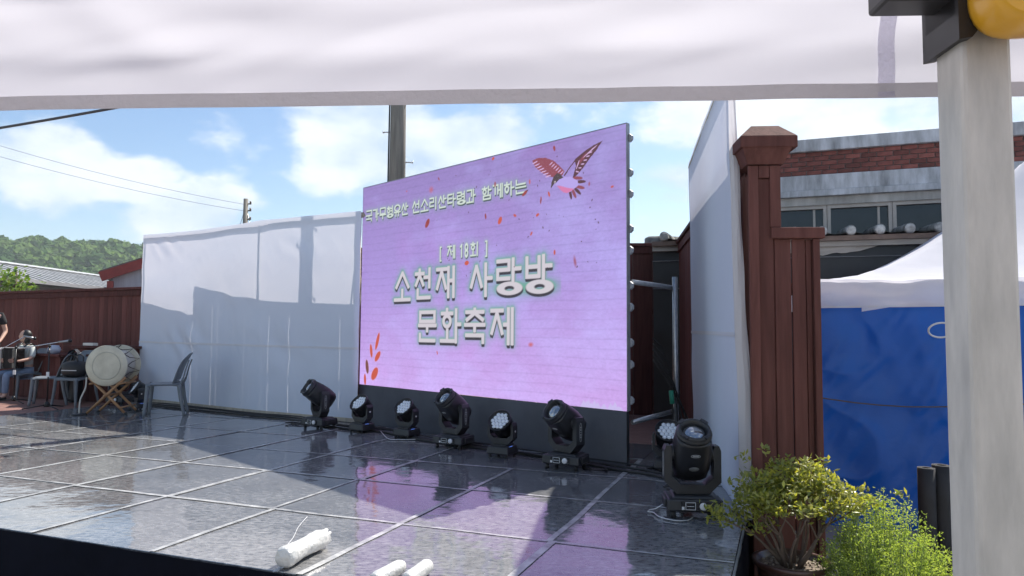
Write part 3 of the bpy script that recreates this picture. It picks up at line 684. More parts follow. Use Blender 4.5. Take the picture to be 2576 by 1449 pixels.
# ------------------------------------------------------------------ utility poles and wires
def utility_poles():
    m = mat('weathered concrete pole', (.20, .185, .16), .85, var=.3, scale=3, stretch=(5, 5, .5), bump=.3)
    root = thing('utility_pole', 'concrete utility pole with step bolts behind the screen', 'pole', (-1.745, 10.6, -.5))
    b = MB(); b.tube([(0, 0, 0), (0, 0, 9)], [.155, .085], 20); b.build('shaft', m, root)
    for k in range(16):
        s = 1 if k % 2 else -1; z = 1.9+k*.46; r = .155-.0078*z
        p = MB(); p.tube([(s*r*.8, -.0, z), (s*(r+.10), -.0, z)], .009, 6); p.tube([(s*(r+.095), 0, z), (s*(r+.112), 0, z)], .017, 6); p.build('step_bolt', GALV, root)
    p = MB(); p.tube([(-.135, -.08, 1.2), (-.125, -.06, 4.6), (-.10, -.05, 8.8)], .012, 6); p.build('ground_wire', RUBBER, root)
    for z, l in ((8.2, 1.8), (7.4, 1.4)):
        p = MB(); p.box((0, -.12, z), (l, .075, .075)); p.build('crossarm', GALV, root)
    r2 = thing('utility_pole', 'slim distant utility pole above the left backdrop with two wires', 'pole', (-13.65, 36, -.5))
    b = MB(); b.tube([(0, 0, 0), (0, 0, 8.36)], [.18, .115], 12); b.build('shaft', m, r2)
    for z in (8.1, 7.75, 7.3):
        p = MB(); p.tube([(.05, 0, z), (.28, 0, z)], .035, 6); p.tube([(.24, 0, z-.02), (.24, 0, z+.14)], .05, 6); p.build('insulator', mat('dark insulator', (.08, .06, .05), .4), r2)
    for s in (-1, 1):
        p = MB(); p.tube([(s*.1, 0, 7.6), (s*.75, 0, 5.2)], .015, 5); p.build('guy_wire', GALV, r2)
    def wire(label, a, b, sag, r):
        a, b = Vector(a), Vector(b); pts = [a.lerp(b, i/24)-Vector((0, 0, sag*4*(i/24)*(1-i/24))) for i in range(25)]
        t = MB(); t.tube(pts, r, 5); tag(t.build('overhead_wire', mat('dark overhead wire', (.05, .05, .055), .5)), label, 'wire')
    wire('upper of two thin wires running to the distant utility pole', (-13.7, 35.9, 7.56), (-30, 28, 11.6), .55, .008)
    wire('lower of two thin wires running to the distant utility pole', (-13.7, 35.9, 7.22), (-30, 28, 11.0), .55, .008)
    wire('thick dark overhead cable crossing the sky at the upper left corner', (-22, 17.6, 4.95), (-1.85, 10.5, 5.35), .25, .026)
utility_poles()

# ------------------------------------------------------------------ far left: hill, wood, houses
def far_left():
    HY = 470.
    def hz(x, y):
        ridge = 55+4*math.sin(x*.02+1.2)+(-(x+340)*.075 if x > -340 else -(x+340)*.02)
        k = max(0., min(1, (y-330)/190)); k = k*k*(3-2*k); back = max(0., min(1, (760-y)/240))
        return -1+max(0, ridge)*k*back+3*nz(x*.02, y*.02)*k
    h = MB(); h.grid(lambda a, b: (-1300+1900*a, 300+480*b, hz(-1300+1900*a, 300+480*b)), 90, 40)
    tag(h.build('hill', mat('hill soil under trees', (.035, .055, .025), .95, var=.3, scale=.05), norm=False), kind='structure')
    # the wood on the hill: thousands of crowns as clumps of leaf faces, one mass
    rn = random.Random(9); V = []; Fc = []; T = []
    crowns = []
    y = 330.
    while y < 560:
        x = -430.+rn.uniform(0, 8)
        while x < -170:
            crowns.append((x+rn.uniform(-4, 4), y+rn.uniform(-4, 4), rn.uniform(3.6, 6.6))); x += rn.uniform(6, 9.5)
        y += 8.5
    for (x, y, r) in crowns:
        z = hz(x, y); tone = rn.random()
        nu, nv = 13, 8; o = len(V)
        for j in range(nv+1):
            th = .05+2.0*j/nv
            for i in range(nu):
                ph = 2*PI*(i+.5*(j % 2))/nu; d = Vector((math.sin(th)*math.cos(ph), math.sin(th)*math.sin(ph), math.cos(th)))
                lump = 1+.42*nz(x*.7+d.x*2.2, y*.7+d.y*2.2, d.z*2.2)+rn.uniform(-.16, .16)
                V.append(Vector((x, y, z+r*.75))+d*r*lump); T.append(max(0, min(1, tone*.75+rn.uniform(-.15, .35))))
        for j in range(nv):
            for i in range(nu): Fc.append((o+j*nu+i, o+(j+1)*nu+i, o+(j+1)*nu+(i+1) % nu, o+j*nu+(i+1) % nu))
        for k in range(40):
            th = math.acos(rn.uniform(-.1, 1)); ph = rn.uniform(0, 2*PI); d = Vector((math.sin(th)*math.cos(ph), math.sin(th)*math.sin(ph), math.cos(th)))
            c = Vector((x, y, z+r*.75))+d*r*rn.uniform(.95, 1.3); n = (d+Vector((rn.uniform(-.6, .6), rn.uniform(-.6, .6), rn.uniform(-.3, .6)))).normalized(); a = n.orthogonal().normalized(); b = n.cross(a); q = r*rn.uniform(.06, .14); o = len(V)
            V += [c+a*q, c+b*q*.8, c-a*q, c-b*q*.7]; Fc.append((o, o+1, o+2, o+3)); T += [max(0, min(1, tone*.7+rn.uniform(0, .4)))]*4
    me = bpy.data.meshes.new('hill_wood'); me.from_pydata([tuple(v) for v in V], [], Fc); at = me.attributes.new('tint', 'FLOAT', 'POINT'); at.data.foreach_set('value', T)
    me.materials.append(leafmat('hill foliage', (.040, .095, .030), (.14, .21, .055), .10, 0.)); tag(ob('hill_wood', me), 'dense green wood covering the hill at far left', 'wood', kind='stuff')
    # long sheet metal roof
    root = thing('metal_roof_building', 'long low building with grey ribbed metal roof behind the fence', 'building', (-13.75, 13, -.5), R(90))
    RF = mat('grey ribbed sheet metal', (.36, .37, .38), .45, metal=.3, var=.3, scale=1.2, stretch=(.6, 3, 1), base2=(.5, .5, .5))
    b = MB(); b.box((8.5, 2.1, 1.45), (16, 3.6, 2.9)); b.build('wall', mat('pale rendered wall', (.5, .48, .45), .85), root)
    a0, a1 = (0, 0, 2.72), (0, 2.4, 3.55)
    b = MB(); b.add([(0, 0, 3.05), (17, 0, 3.05), (17, 2.0, 3.66), (0, 2.0, 3.66), (17, 4.0, 3.05), (0, 4.0, 3.05)], [(0, 1, 2, 3), (3, 2, 4, 5)]); rf = b.build('roof', RF, root)
    for k in range(40):
        x = .2+k*.42
        c = MB(); c.box((0, 0, 0), (.045, 2.09, .035)); c.build('roof_rib', RF, rf, (x, 1.0, 3.365), (math.atan2(.61, 2.0), 0, 0))
    c = MB(); c.box((8.5, 2.0, 3.69), (17, .25, .05)); c.build('ridge_cap', mat('pale ridge flashing', (.7, .71, .72), .35, metal=.2), rf)
    c = MB(); c.box((8.5, -.06, 3.0), (17, .12, .11)); c.build('gutter', mat('dull gutter', (.3, .3, .31), .5), rf)
    # house with red gable trim
    r2 = thing('gabled_house', 'grey walled house with dark red gable trim beside the left backdrop', 'house', (-11.30, 20.0, -.15), R(26))
    gm = mat('grey sheet wall', (.30, .33, .38), .6, var=.15, scale=1.5, stretch=(6, 6, .4)); rd = mat('dark red trim', (.20, .035, .03), .5, var=.15)
    b = MB(); b.prism([(0, 0), (6, 0), (6, 2.75), (3, 4.0), (0, 2.75)], 0, 5); b.build('wall', gm, r2)
    for p, q in (((-.28, 2.76), (3, 4.10)), ((6.28, 2.76), (3, 4.10))):
        dx, dz = q[0]-p[0], q[1]-p[1]; l = math.hypot(dx, dz); b = MB(); b.box((0, 0, 0), (l, .16, .26)); b.build('gable_board', rd, r2, ((p[0]+q[0])/2, -.12, (p[1]+q[1])/2), (0, -math.atan2(dz, dx), 0))
        b = MB(); b.box((0, 0, 0), (l+.05, 5.3, .06)); b.build('roof', mat('dark roof sheet', (.12, .10, .10), .6), r2, ((p[0]+q[0])/2, 2.5, (p[1]+q[1])/2+.15), (0, -math.atan2(dz, dx), 0))
    b = MB(); b.box((-.03, -.08, 1.3), (.16, .16, 2.7)); b.build('corner_post', rd, r2)
    b = MB(); b.box((3.2, -.55, 2.42), (4.6, 1.0, .08)); b.build('awning', mat('white awning sheet', (.72, .72, .72), .4), r2)
    b = MB(); b.box((3.2, -.01, 2.15), (2.2, .03, .5)); b.build('window', mat('dark glass', (.03, .035, .04), .1), r2)
    # sapling sticking up behind the fence
    r3 = thing('young_tree', 'bright green sapling sticking up behind the fence at far left', 'tree', (-12.15, 17.3, -.5)); r3.scale = (1.22, 1.22, 1.22)
    st = MB(); rn = random.Random(4); lv = []; tv = []; lf = []
    st.tube([(0, 0, 0), (.05, 0, 1.2), (0, .05, 2.5)], [.05, .04, .012], 7)
    for k in range(16):
        an = rn.uniform(0, 2*PI); z0 = rn.uniform(1.2, 2.3); l = rn.uniform(.3, .75); e = Vector((math.cos(an)*l*.8, math.sin(an)*l*.5, z0+l*.45)); st.tube([(0.02, 0, z0), tuple(e)], [.012, .004], 5)
        for q in range(60):
            c = Vector((0, 0, z0)).lerp(e, rn.uniform(.3, 1.1))+Vector((rn.gauss(0, .10), rn.gauss(0, .10), rn.gauss(0, .09)))
            n = Vector((rn.gauss(0, 1), rn.gauss(0, 1), rn.gauss(.6, 1))).normalized(); a = n.orthogonal().normalized(); b = n.cross(a); s = rn.uniform(.035, .06); o = len(lv)
            lv += [c+a*s, c+b*s*.6, c-a*s, c-b*s*.6]; lf.append((o, o+1, o+2, o+3)); tv += [rn.random()]*4
    st.build('trunk', mat('grey bark', (.14, .11, .08), .9), r3)
    me = bpy.data.meshes.new('crown'); me.from_pydata([tuple(v) for v in lv], [], lf); at = me.attributes.new('tint', 'FLOAT', 'POINT'); at.data.foreach_set('value', tv)
    me.materials.append(leafmat('sapling leaf', (.07, .15, .03), (.16, .24, .05))); tag(ob('crown', me, r3), kind='stuff')
far_left()

# ------------------------------------------------------------------ right: brick building, tiled eave, tent
def brick_building():
    root = thing('brick_building', 'brick building with concrete bands and a row of sliding windows at right', 'building', (2.2, 10.56, -.5), -SA)
    # local x to the right along the facade, -y to the viewer, z from the ground (world z + .5)
    Z = lambda z: z+.5
    CW = mat('stained cream concrete', (.40, .38, .35), .85, var=.4, scale=1.6, stretch=(2.5, 2.5, .6), base2=(.62, .60, .57), bump=.2, detail=9)
    CB = mat('mould streaked white concrete', (.36, .37, .38), .85, var=.45, scale=2.2, stretch=(3.0, 3.0, .7), base2=(.66, .68, .72), bump=.25, detail=10)
    X1 = 8.5
    def bx(name, m, x0, x1, y0, y1, z0, z1, par=root, bev=0): b = MB(); b.box(((x0+x1)/2, (y0+y1)/2, (Z(z0)+Z(z1))/2), (x1-x0, y1-y0, z1-z0), bev=bev); return b.build(name, m, par)
    X0 = 1.25
    bx('wall', CW, X0, X1, .12, 6, -.5, 2.30); bx('mortar_bed', mat('grey mortar', (.16, .15, .145), .9, var=.2), X0, X1, .012, 6, 3.36, 3.69)
    bx('coping', CB, X0-.06, X1, -.06, 6, 3.692, 3.865, bev=.01)
    bx('band', CB, X0-.06, X1, -.04, 5.9, 3.145, 3.36, bev=.008); bx('band', CB, X0-.06, X1, -.07, 5.9, 3.055, 3.143, bev=.008)
    bx('lintel', CW, X0, X1, .0, 5.9, 2.94, 3.053)
    BR = mat('dark red brick', (.19, .062, .050), .8, var=.35, scale=9, bump=.4, bscale=50, rnd=.35)
    b = MB(); b.box((0, 0, 0), (.186, .05, .057), bev=.004); bme = b.mesh('brick', BR); rn = random.Random(2)
    for j in range(5):
        z = 3.368+.029+j*.0655; x = X0+.02+(.098 if j % 2 else 0)
        while x < X1-.1:
            ob('brick', bme, root, (x+.093, .022+rn.uniform(-.002, .002), Z(z)), (0, 0, R(rn.uniform(-.5, .5)))); x += .1965
    FR = mat('grey beige window frame', (.44, .40, .36), .5, var=.12)
    GL = mat('dark window glass', (.022, .026, .03), .06, var=.3, scale=1.5)
    # windows: sliding pairs under the lintel
    x = X0+.25
    bx('window_sill', CW, X0, X1, .02, .3, 2.30, 2.36)
    k = 0
    while x < X1-1:
        w = (.80, .80, .80)[k % 3]
        f = MB(); t = .045
        f.box((w/2, .06, Z(2.915)), (w, .07, .05)); f.box((w/2, .06, Z(2.385)), (w, .07, .05)); f.box((t/2, .06, Z(2.65)), (t, .07, .48)); f.box((w-t/2, .06, Z(2.65)), (t, .07, .48))
        f.box((w*.80, .075, Z(2.65)), (.03, .04, .48))
        wo = f.build('window', FR, root, (x, 0, 0))
        g = MB(); g.box((w/2, .085, Z(2.65)), (w-.09, .008, .475)); g.build('pane', GL, wo)
        x += w+.006; k += 1
        if k % 3 == 0:
            bx('mullion', FR, x, x+.15, .01, .12, 2.36, 2.94); x += .156
    bx('dark_interior', mat('dark room', (.02, .02, .02), .9), X0, X1, .11, .118, 2.36, 2.94)
brick_building()

def tiled_eave():
    root = thing('tiled_eave', 'old tiled roof eave with white plastered tile ends below the brick building', 'roof', (1.9, 9.62, -.62), -SA+R(3))
    Z = lambda z: z+.5
    tm = mat('mossy dark roof tile', (.09, .09, .085), .85, var=.6, scale=7, base2=(.30, .30, .28), bump=.5, detail=9)
    pl = mat('white plaster tile end', (.36, .35, .33), .9, var=.4, scale=16, base2=(.66, .65, .61), bump=.5, detail=8)
    bd = mat('weathered cream board', (.42, .38, .33), .8, var=.3, scale=3, stretch=(.6, 4, 4))
    X1 = 6.6; n = 20; st = X1/n
    for k in range(n):
        x = (k+.5)*st
        t = MB(); t.lathe([(.060, 0), (.056, 1.1)], 14, M=TR(x, .0, Z(2.585))@RX(-PI/2+R(4))); ct = t.build('cover_tile', tm, root)
        e = MB(); e.lathe([(.040, -.035), (.060, -.030), (.070, .0), (.074, .04), (.066, .045)], 12, sq=2.6, M=TR(x, -.0, Z(2.575))@RX(-PI/2+R(4))@RY(R(random.uniform(-8, 8)))@Matrix.Scale(.84, 4)); e.build('tile_end', pl, ct)
        v = MB(); v.grid(lambda a, b: (x+st*(a), 1.1*b-.02, Z(2.535)+.04*(4*(a-.5)**2)+.07*b-.005), 8, 1); v.build('pan_tile', tm, root)
    b = MB(); b.box((X1/2, .05, Z(2.485)), (X1, .07, .06)); b.build('eave_board', mat('brown eave board', (.20, .14, .11), .8, var=.3), root)
    b = MB(); b.box((X1/2, .09, Z(2.42)), (X1, .05, .065)); b.build('fascia', bd, root)
    b = MB(); b.grid(lambda a, b_: (1.5+1.3*a, .10+.02*nz(a*6, b_*3), Z(2.39)-.10*b_*(math.sin(PI*a))**.7*(1+.4*nz(a*9, 2))), 24, 4); b.build('torn_sheet', bd, root)
    b = MB(); b.grid(lambda a, b_: (X1*a, .14+.03*nz(a*7, b_*5, 2)+.012*nz(a*30, b_*14), Z(-.5)+2.88*b_), 90, 40); b.build('black_sheet', mat('black tarpaulin', (.020, .022, .024), .5, var=.3, scale=3, bump=.3, rvar=.15), root)
    b = MB(); b.box((X1/2, 2.2, Z(1.0)), (X1-.1, 3.9, 2.95)); b.build('wall', mat('dark wall', (.1, .09, .08), .9), root)
    for z in (2.26, 1.86):
        b = MB(); b.tube([(X1*i/40, .10+.02*nz(i*.3, z), Z(z)+.03*nz(i*.15, z*3)) for i in range(41)], .006, 5); b.build('cord', mat('grey cord', (.2, .2, .2), .7), root)
    # leaves growing over the eave near its right end
    V = []; F = []; T = []; rn = random.Random(3)
    for k in range(260):
        c = Vector((4.05+rn.gauss(0, .13), -.22+rn.gauss(0, .06), Z(2.33)+rn.gauss(0, .06))); n = Vector((rn.gauss(0, 1), rn.gauss(-.5, 1), rn.gauss(.6, 1))).normalized(); a = n.orthogonal().normalized(); b = n.cross(a); s = rn.uniform(.015, .03); o = len(V)
        V += [tuple(c+a*s), tuple(c+b*s*.6), tuple(c-a*s), tuple(c-b*s*.6)]; F.append((o, o+1, o+2, o+3)); T += [rn.random()]*4
    me = bpy.data.meshes.new('vine_leaves'); me.from_pydata(V, [], F); me.attributes.new('tint', 'FLOAT', 'POINT').data.foreach_set('value', T); me.materials.append(leafmat('vine leaf', (.10, .19, .04), (.22, .30, .06)))
    tag(ob('vine_leaves', me, root), kind='stuff')
    # a ridge end of the neighbouring roof over the fence corner
    r = thing('ridge_tile', 'weathered ridge tile end showing above the dark fence corner', 'tile', (2.28, 10.75, 2.40), R(-10))
    b = MB(); b.lathe([(.10, -.25), (.125, -.2), (.13, .0), (.11, .3)], 10, M=TR(0, 0, .10)@RY(PI/2), sq=3); b.build('body', tm, r)
    b = MB(); b.lathe([(.085, -.262), (.10, -.252)], 10, M=TR(0, 0, .10)@RY(PI/2), sq=3); b.build('end_face', pl, r)
    b = MB(); b.tube([(.45, .05, .09), (.9, .1, .07)], [.09, .08], 8); b.build('tile', tm, r)
    b = MB(); b.box((.3, .2, -1.45), (1.6, .25, 2.9)); b.build('wall_stub', MATS['dark wall'], r)
tiled_eave()

def white_tent():
    ex, ey = Vector((math.cos(R(15)), -math.sin(R(15)), 0)), Vector((math.sin(R(15)), math.cos(R(15)), 0)); S = 5.6
    root = thing('canopy_tent', 'white canopy tent with blue tarpaulin wall beyond the wooden pillar', 'tent', (2.60, 6.22, -.5), R(-15))
    Z = lambda z: z+.5
    WF = fabric('white tent cloth', (.86, .86, .92), .45, (.80, .78, .84), var=.04, bump=.35, bscale=6)
    # roof: four concave slopes from the eave to the peak
    def roofpt(x, y):
        d = min(x, y, S-x, S-y)/(S/2); k = d**2.0
        h = 1.62+.06*min(1, d*3)+1.55*k
        # wrinkles
        h += (.018*nz(x*2.2, y*2.2)+.010*nz(x*6+2*y, y*5))*(1-d*.5)
        return (x, y, Z(h))
    m = MB(); m.grid(lambda a, b: roofpt(S*a, S*b), 90, 90); m.build('roof', WF, root, norm=False)
    def val(x, b):
        top = roofpt(x, 0)[2]; bot = Z(1.375+.012*x); w = .045*nz(x*3.2, b*1.4, 5)+.025*abs(nz(x*7+3*b, b*2.5))+.010*nz(x*14, b*3)
        return (x, -.012-w*(1-b*.6), bot+(top-bot)*b)
    m = MB(); m.grid(lambda a, b: val(S*a, b), 160, 14); m.build('valance', WF, root, norm=False)
    m = MB(); m.grid(lambda a, b: (-.012, S*a, Z(1.375)+.265*b), 30, 4); m.build('valance', WF, root, norm=False)
    m = MB(); m.grid(lambda a, b: tuple(Vector(val(S*a, 0))+Vector((0, -.003, .0+.016*b))), 160, 1); m.build('hem', fabric('tent hem', (.8, .79, .8), .3), root, norm=False)
    BT = fabric('blue tarpaulin', (.0, .12, .52), .30, (.0, .12, .70), var=.12, scale=3, bump=.9, bscale=6, gloss=.045)
    def tarp(a, b):
        x = S*a-.06; z = 1.50-2.0*b
        sag = .05*math.exp(-((x-.62)/.16)**2)*max(0, 1-b*3.3)                       # the top edge has slipped off its hook
        w = .06*nz(x*1.6, z*.8, 1)+.035*nz(x*4+z*1.5, z*2, 3)+.016*nz(x*10-z*6, z*4, 7)+.03*(1-abs(nz(x*1.4+z*1.1, z*1.2-x*.5, 13))*2.2)**3
        w += .05*math.sin(x*9+1.2*nz(z*2, 1))*max(0, 1-b*2.2)+.012*abs(nz(x*3-z*3, z*2.5+x, 9))
        return (x, .09-w*min(1, .15+b*7), Z(z)-sag*2.2)
    m = MB(); m.grid(tarp, 240, 120); m.build('tarpaulin_wall', BT, root, norm=False)
    m = MB(); m.tube([(1.0+.095*math.cos(t), -.11-.03*math.sin(t), Z(1.19)+.06*math.sin(t)) for t in [2*PI*i/28 for i in range(29)]], .008, 6); m.build('strap_loop', mat('white strap', (.75, .75, .74), .6), root)
    m = MB(); m.grid(lambda a, b: (.42+.26*a, -.030, Z(1.39)-.045*b*(1-a)), 14, 5); m.build('inner_cloth', WF, root, norm=False)
    for x, y in ((.05, .1), (S-.05, .1), (.05, S-.05), (S-.05, S-.05), (S/2, .1)):
        m = MB(); m.box((x, y, .8), (.045, .045, 1.6)); m.build('leg', mat('white painted tube', (.6, .6, .6), .4), root)
    m = MB(); m.tube([(-.05+.2*i, -.02+.03*nz(i*.7, 3), Z(.62)-.05*math.sin(i*.45)-.03*i*.2) for i in range(14)], .006, 5); m.build('rope', mat('thin brown rope', (.12, .10, .09), .8), root)
white_tent()

def mat_rolls():
    m = mat('charcoal rubber mat', (.020, .019, .021), .7, var=.2, scale=6, bump=.2)
    for k, (x, y, r, h, lab) in enumerate(((2.90, 5.03, .060, .725, 'left of two charcoal mat rolls standing against the blue tarpaulin'), (3.02, 5.05, .066, .74, 'right of two charcoal mat rolls standing behind the steel post'))):
        b = MB(); pts = []
        n = 60
        def sp(a, z): t = a*3*2*PI; rr = r*(.45+.55*a); return (rr*math.cos(t), rr*math.sin(t), z)
        b.grid(lambda a, c: sp(a, h*c), 72, 3); o = b.build('mat_roll', m, None, (x, y, -.5)); tag(o, lab, 'mat roll', 'mat rolls standing by the tent')
        md = o.modifiers.new('thickness', 'SOLIDIFY'); md.thickness = .006
mat_rolls()

# ------------------------------------------------------------------ canopy the picture is taken under, its leg and the tape measure
def near_canopy():
    root = thing('canopy_tent', 'white canopy overhead with hanging valance and galvanised leg at right', 'tent', (.446, .675, -.5), R(-2.6))
    CL = fabric('white canopy cloth', (.84, .82, .88), .50, (.66, .645, .69), var=.04, scale=3, bump=.12, bscale=4)
    ZB = 1.393+.5
    # valance: local x along the eave, y away from the camera
    def val(x, b):
        z = ZB+.26*b
        w = .010*nz(x*1.7, b*.9, 2)+.004*nz(x*4+2*b, b*3, 4)
        w += .012*math.exp(-((x+.78+.35*b)/.05)**2)*b*(1-b)*4*.5 - .010*math.exp(-((x+.30-.55*(b-.35))/.10)**2)*math.exp(-((b-.35)/.22)**2)
        w += .007*max(0, nz(x*1.1+b*1.6, b*1.1-x*.5, 11))*(1 if x < .1 else .35)+.011*abs(nz(x*2.3-b*2.2, b*1.8, 5))*(1-b*.3)+.006*abs(nz(x*6-b*4, b*4+x*2, 8))
        w += .005*math.exp(-((b-.28-.16*nz(x*1.3, 3)-.08*x)/.09)**2)
        w *= .25+.75*min(1, b*4)
        return (x, .085+w, z+.0135+.006*(x+.4)+.0012*nz(x*3, 8.))
    m = MB(); m.grid(lambda a, b: val(-3.2+6.2*a, b), 420, 40); m.build('valance', CL, root, norm=False)
    hm = fabric('doubled canopy hem', (.66, .63, .65), .20, (.42, .40, .42), var=.05, bump=.3, bscale=60)
    m = MB(); m.grid(lambda a, b: tuple(Vector(val(-3.2+6.2*a, 0))+Vector((0, -.0025, .0165*b-.001+.0006*nz(a*80, 3)))), 420, 2); m.build('hem', hm, root, norm=False)
    # strip laid on the inside, standing in for a shadow seen through the cloth
    m = MB(); m.grid(lambda a, b: tuple(Vector(val(-.043+.018*(a-.5)+.016*b, b*.9))+Vector((0, -.003, 0))), 3, 24); m.build('strap', fabric('shadow strip cloth', (.78, .76, .84), .55, (.74, .72, .82), bump=.4, bscale=120), root, norm=False)
    # roof slopes: up from the eave over the camera to the ridge and down behind
    def roof(a, b):
        x = -3.2+6.2*a; y = .085-3.2*b; h = ZB+.26+.95*(1-abs(b-.5)*2)**.9
        return (x, y, h+.02*nz(x*2, y*2))
    m = MB(); m.grid(roof, 80, 50); m.build('roof', CL, root, norm=False)
    m = MB(); m.grid(lambda a, b: (-3.2+6.2*a, .085-3.2, ZB+.26*b), 40, 4); m.build('valance', CL, root, norm=False)
    for x, yy in ((-3.2, 1), (3.0, 1)):
        m = MB(); m.grid(lambda a, b, x=x: (x, .085-3.2*a, ZB+.26*b), 30, 4); m.build('valance', CL, root, norm=False)
    LG = mat('zinc coated square tube', (.50, .50, .475), .52, metal=.15, var=.14, scale=40, stretch=(1, 1, .22), bump=.10, bscale=120, base2=(.62, .61, .575), rvar=.12, detail=8)
    def leg(x, y, top):
        b = MB(); b.box((x, y, top/2), (.046, .046, top), bev=.0045); return b.build('leg', LG, root)
    leg(0, 0, 2.02)
    for x, y in ((-3.1, 0), (2.9, 0), (-3.1, -3.05), (0, -3.05), (2.9, -3.05)): leg(x, y, 2.02)
    # moulded joint on top of the leg with sockets for the eave bars
    BK = mat('black nylon joint', (.020, .020, .023), .40, var=.2, scale=20, rvar=.1)
    j = MB()
    j.box((0, 0, 1.985), (.060, .060, .075), bev=.004)
    j.prism([(-.030, 1.925), (-.030, 2.00), (.032, 2.00), (.032, 1.952), (.002, 1.952), (-.018, 1.927)], -.0315, .0315)
    j.box((-.055, -.005, 1.985), (.075, .040, .036), bev=.004); j.box((.055, -.005, 1.985), (.075, .040, .036), bev=.004); j.box((0, -.055, 1.985), (.040, .075, .036), bev=.004)
    j.build('corner_bracket', BK, root)
    for x0, x1 in ((-3.1, -.08), (.08, 2.9)):
        b = MB(); b.box(((x0+x1)/2, -.005, 2.04), (x1-x0, .022, .036)); b.build('eave_bar', LG, root)
    b = MB(); b.box((0, -1.55, 2.0), (.022, 2.95, .036)); b.build('eave_bar', LG, root)
near_canopy()

def tape_measure():
    root = thing('tape_measure', 'yellow tape measure hanging on the black joint of the steel post', 'tape measure', (.460, .615, 1.4205), R(-8))
    root.scale = (1.2, 1.2, 1.2)
    Y = mat('yellow enamel case', (.76, .40, .025), .35, var=.06, scale=6, coat=.3, rvar=.05)
    def outline(k, dz=0):
        P = []
        for i in range(40):
            t = 2*PI*i/40; c, s = math.cos(t), math.sin(t); e = 2.6
            r = 1/((abs(c)**e+abs(s)**e)**(1/e)); P.append((.036*k*r*c, .036*k*r*s+.036+dz))
        return P
    b = MB(); ks = [(.90, -.0215), (.945, -.0205), (.985, -.015), (1.0, -.006), (1.0, .006), (.985, .015), (.945, .0205), (.90, .0215)]; vs = []; fs = []
    n = 40
    for k, y in ks: vs += [(p[0], y, p[1]+(1-k)*0) for p in [((q[0]), (q[1]-.036)+.036) for q in outline(k)]]
    for i in range(len(ks)-1):
        for q in range(n): fs.append((i*n+q, i*n+(q+1) % n, (i+1)*n+(q+1) % n, (i+1)*n+q))
    b.add(vs, fs, True); b.add(vs[:n], [tuple(range(n))]); b.add(vs[-n:], [tuple(reversed(range(n)))]); b.build('case', Y, root)
    b = MB(); b.box((.006, -.0225, .0315), (.042, .005, .024), bev=.002); b.build('label_plate', mat('black label', (.015, .015, .018), .3), root)
    b = MB(); b.box((-.033, -.006, .037), (.014, .016, .020), bev=.003); b.build('tape_hook', mat('chrome hook', (.7, .71, .72), .15, metal=1.), root)
tape_measure()

# ------------------------------------------------------------------ stage lights
LENS = mat('coated lens glass', (.34, .35, .37), .07, metal=.75, var=.5, scale=22, spec=1., coat=1.)
LEDL = mat('clear LED lens', (.74, .78, .82), .10, var=.12, scale=40, spec=.9, coat=.6)
PALE = mat('pale print', (.70, .71, .72), .5)
DISP = mat('dark display glass', (.010, .010, .011), .15)
BLUE = mat('lit blue menu display', (.02, .03, .05), .3, emit=(.10, .22, .85), estr=.7)
MESHC = {}
def cached(key, fn):
    if key not in MESHC: MESHC[key] = fn()
    return MESHC[key]
def yoke_mesh(W, w, z0, z1, dep, ch, m, name):
    b = MB(); h = W/2; i = w/2
    b.prism([(-h+ch, z0), (h-ch, z0), (h, z0+ch), (h, z1-.03), (h-.012, z1), (i+.008, z1), (i, z1-.02), (i, z0+ch+.03), (i-ch*.75, z0+.055), (-i+ch*.75, z0+.055), (-i, z0+ch+.03), (-i, z1-.02), (-i-.008, z1), (-h+.012, z1), (-h, z1-.03), (-h, z0+ch)], -dep/2, dep/2)
    return b.mesh(name, m)
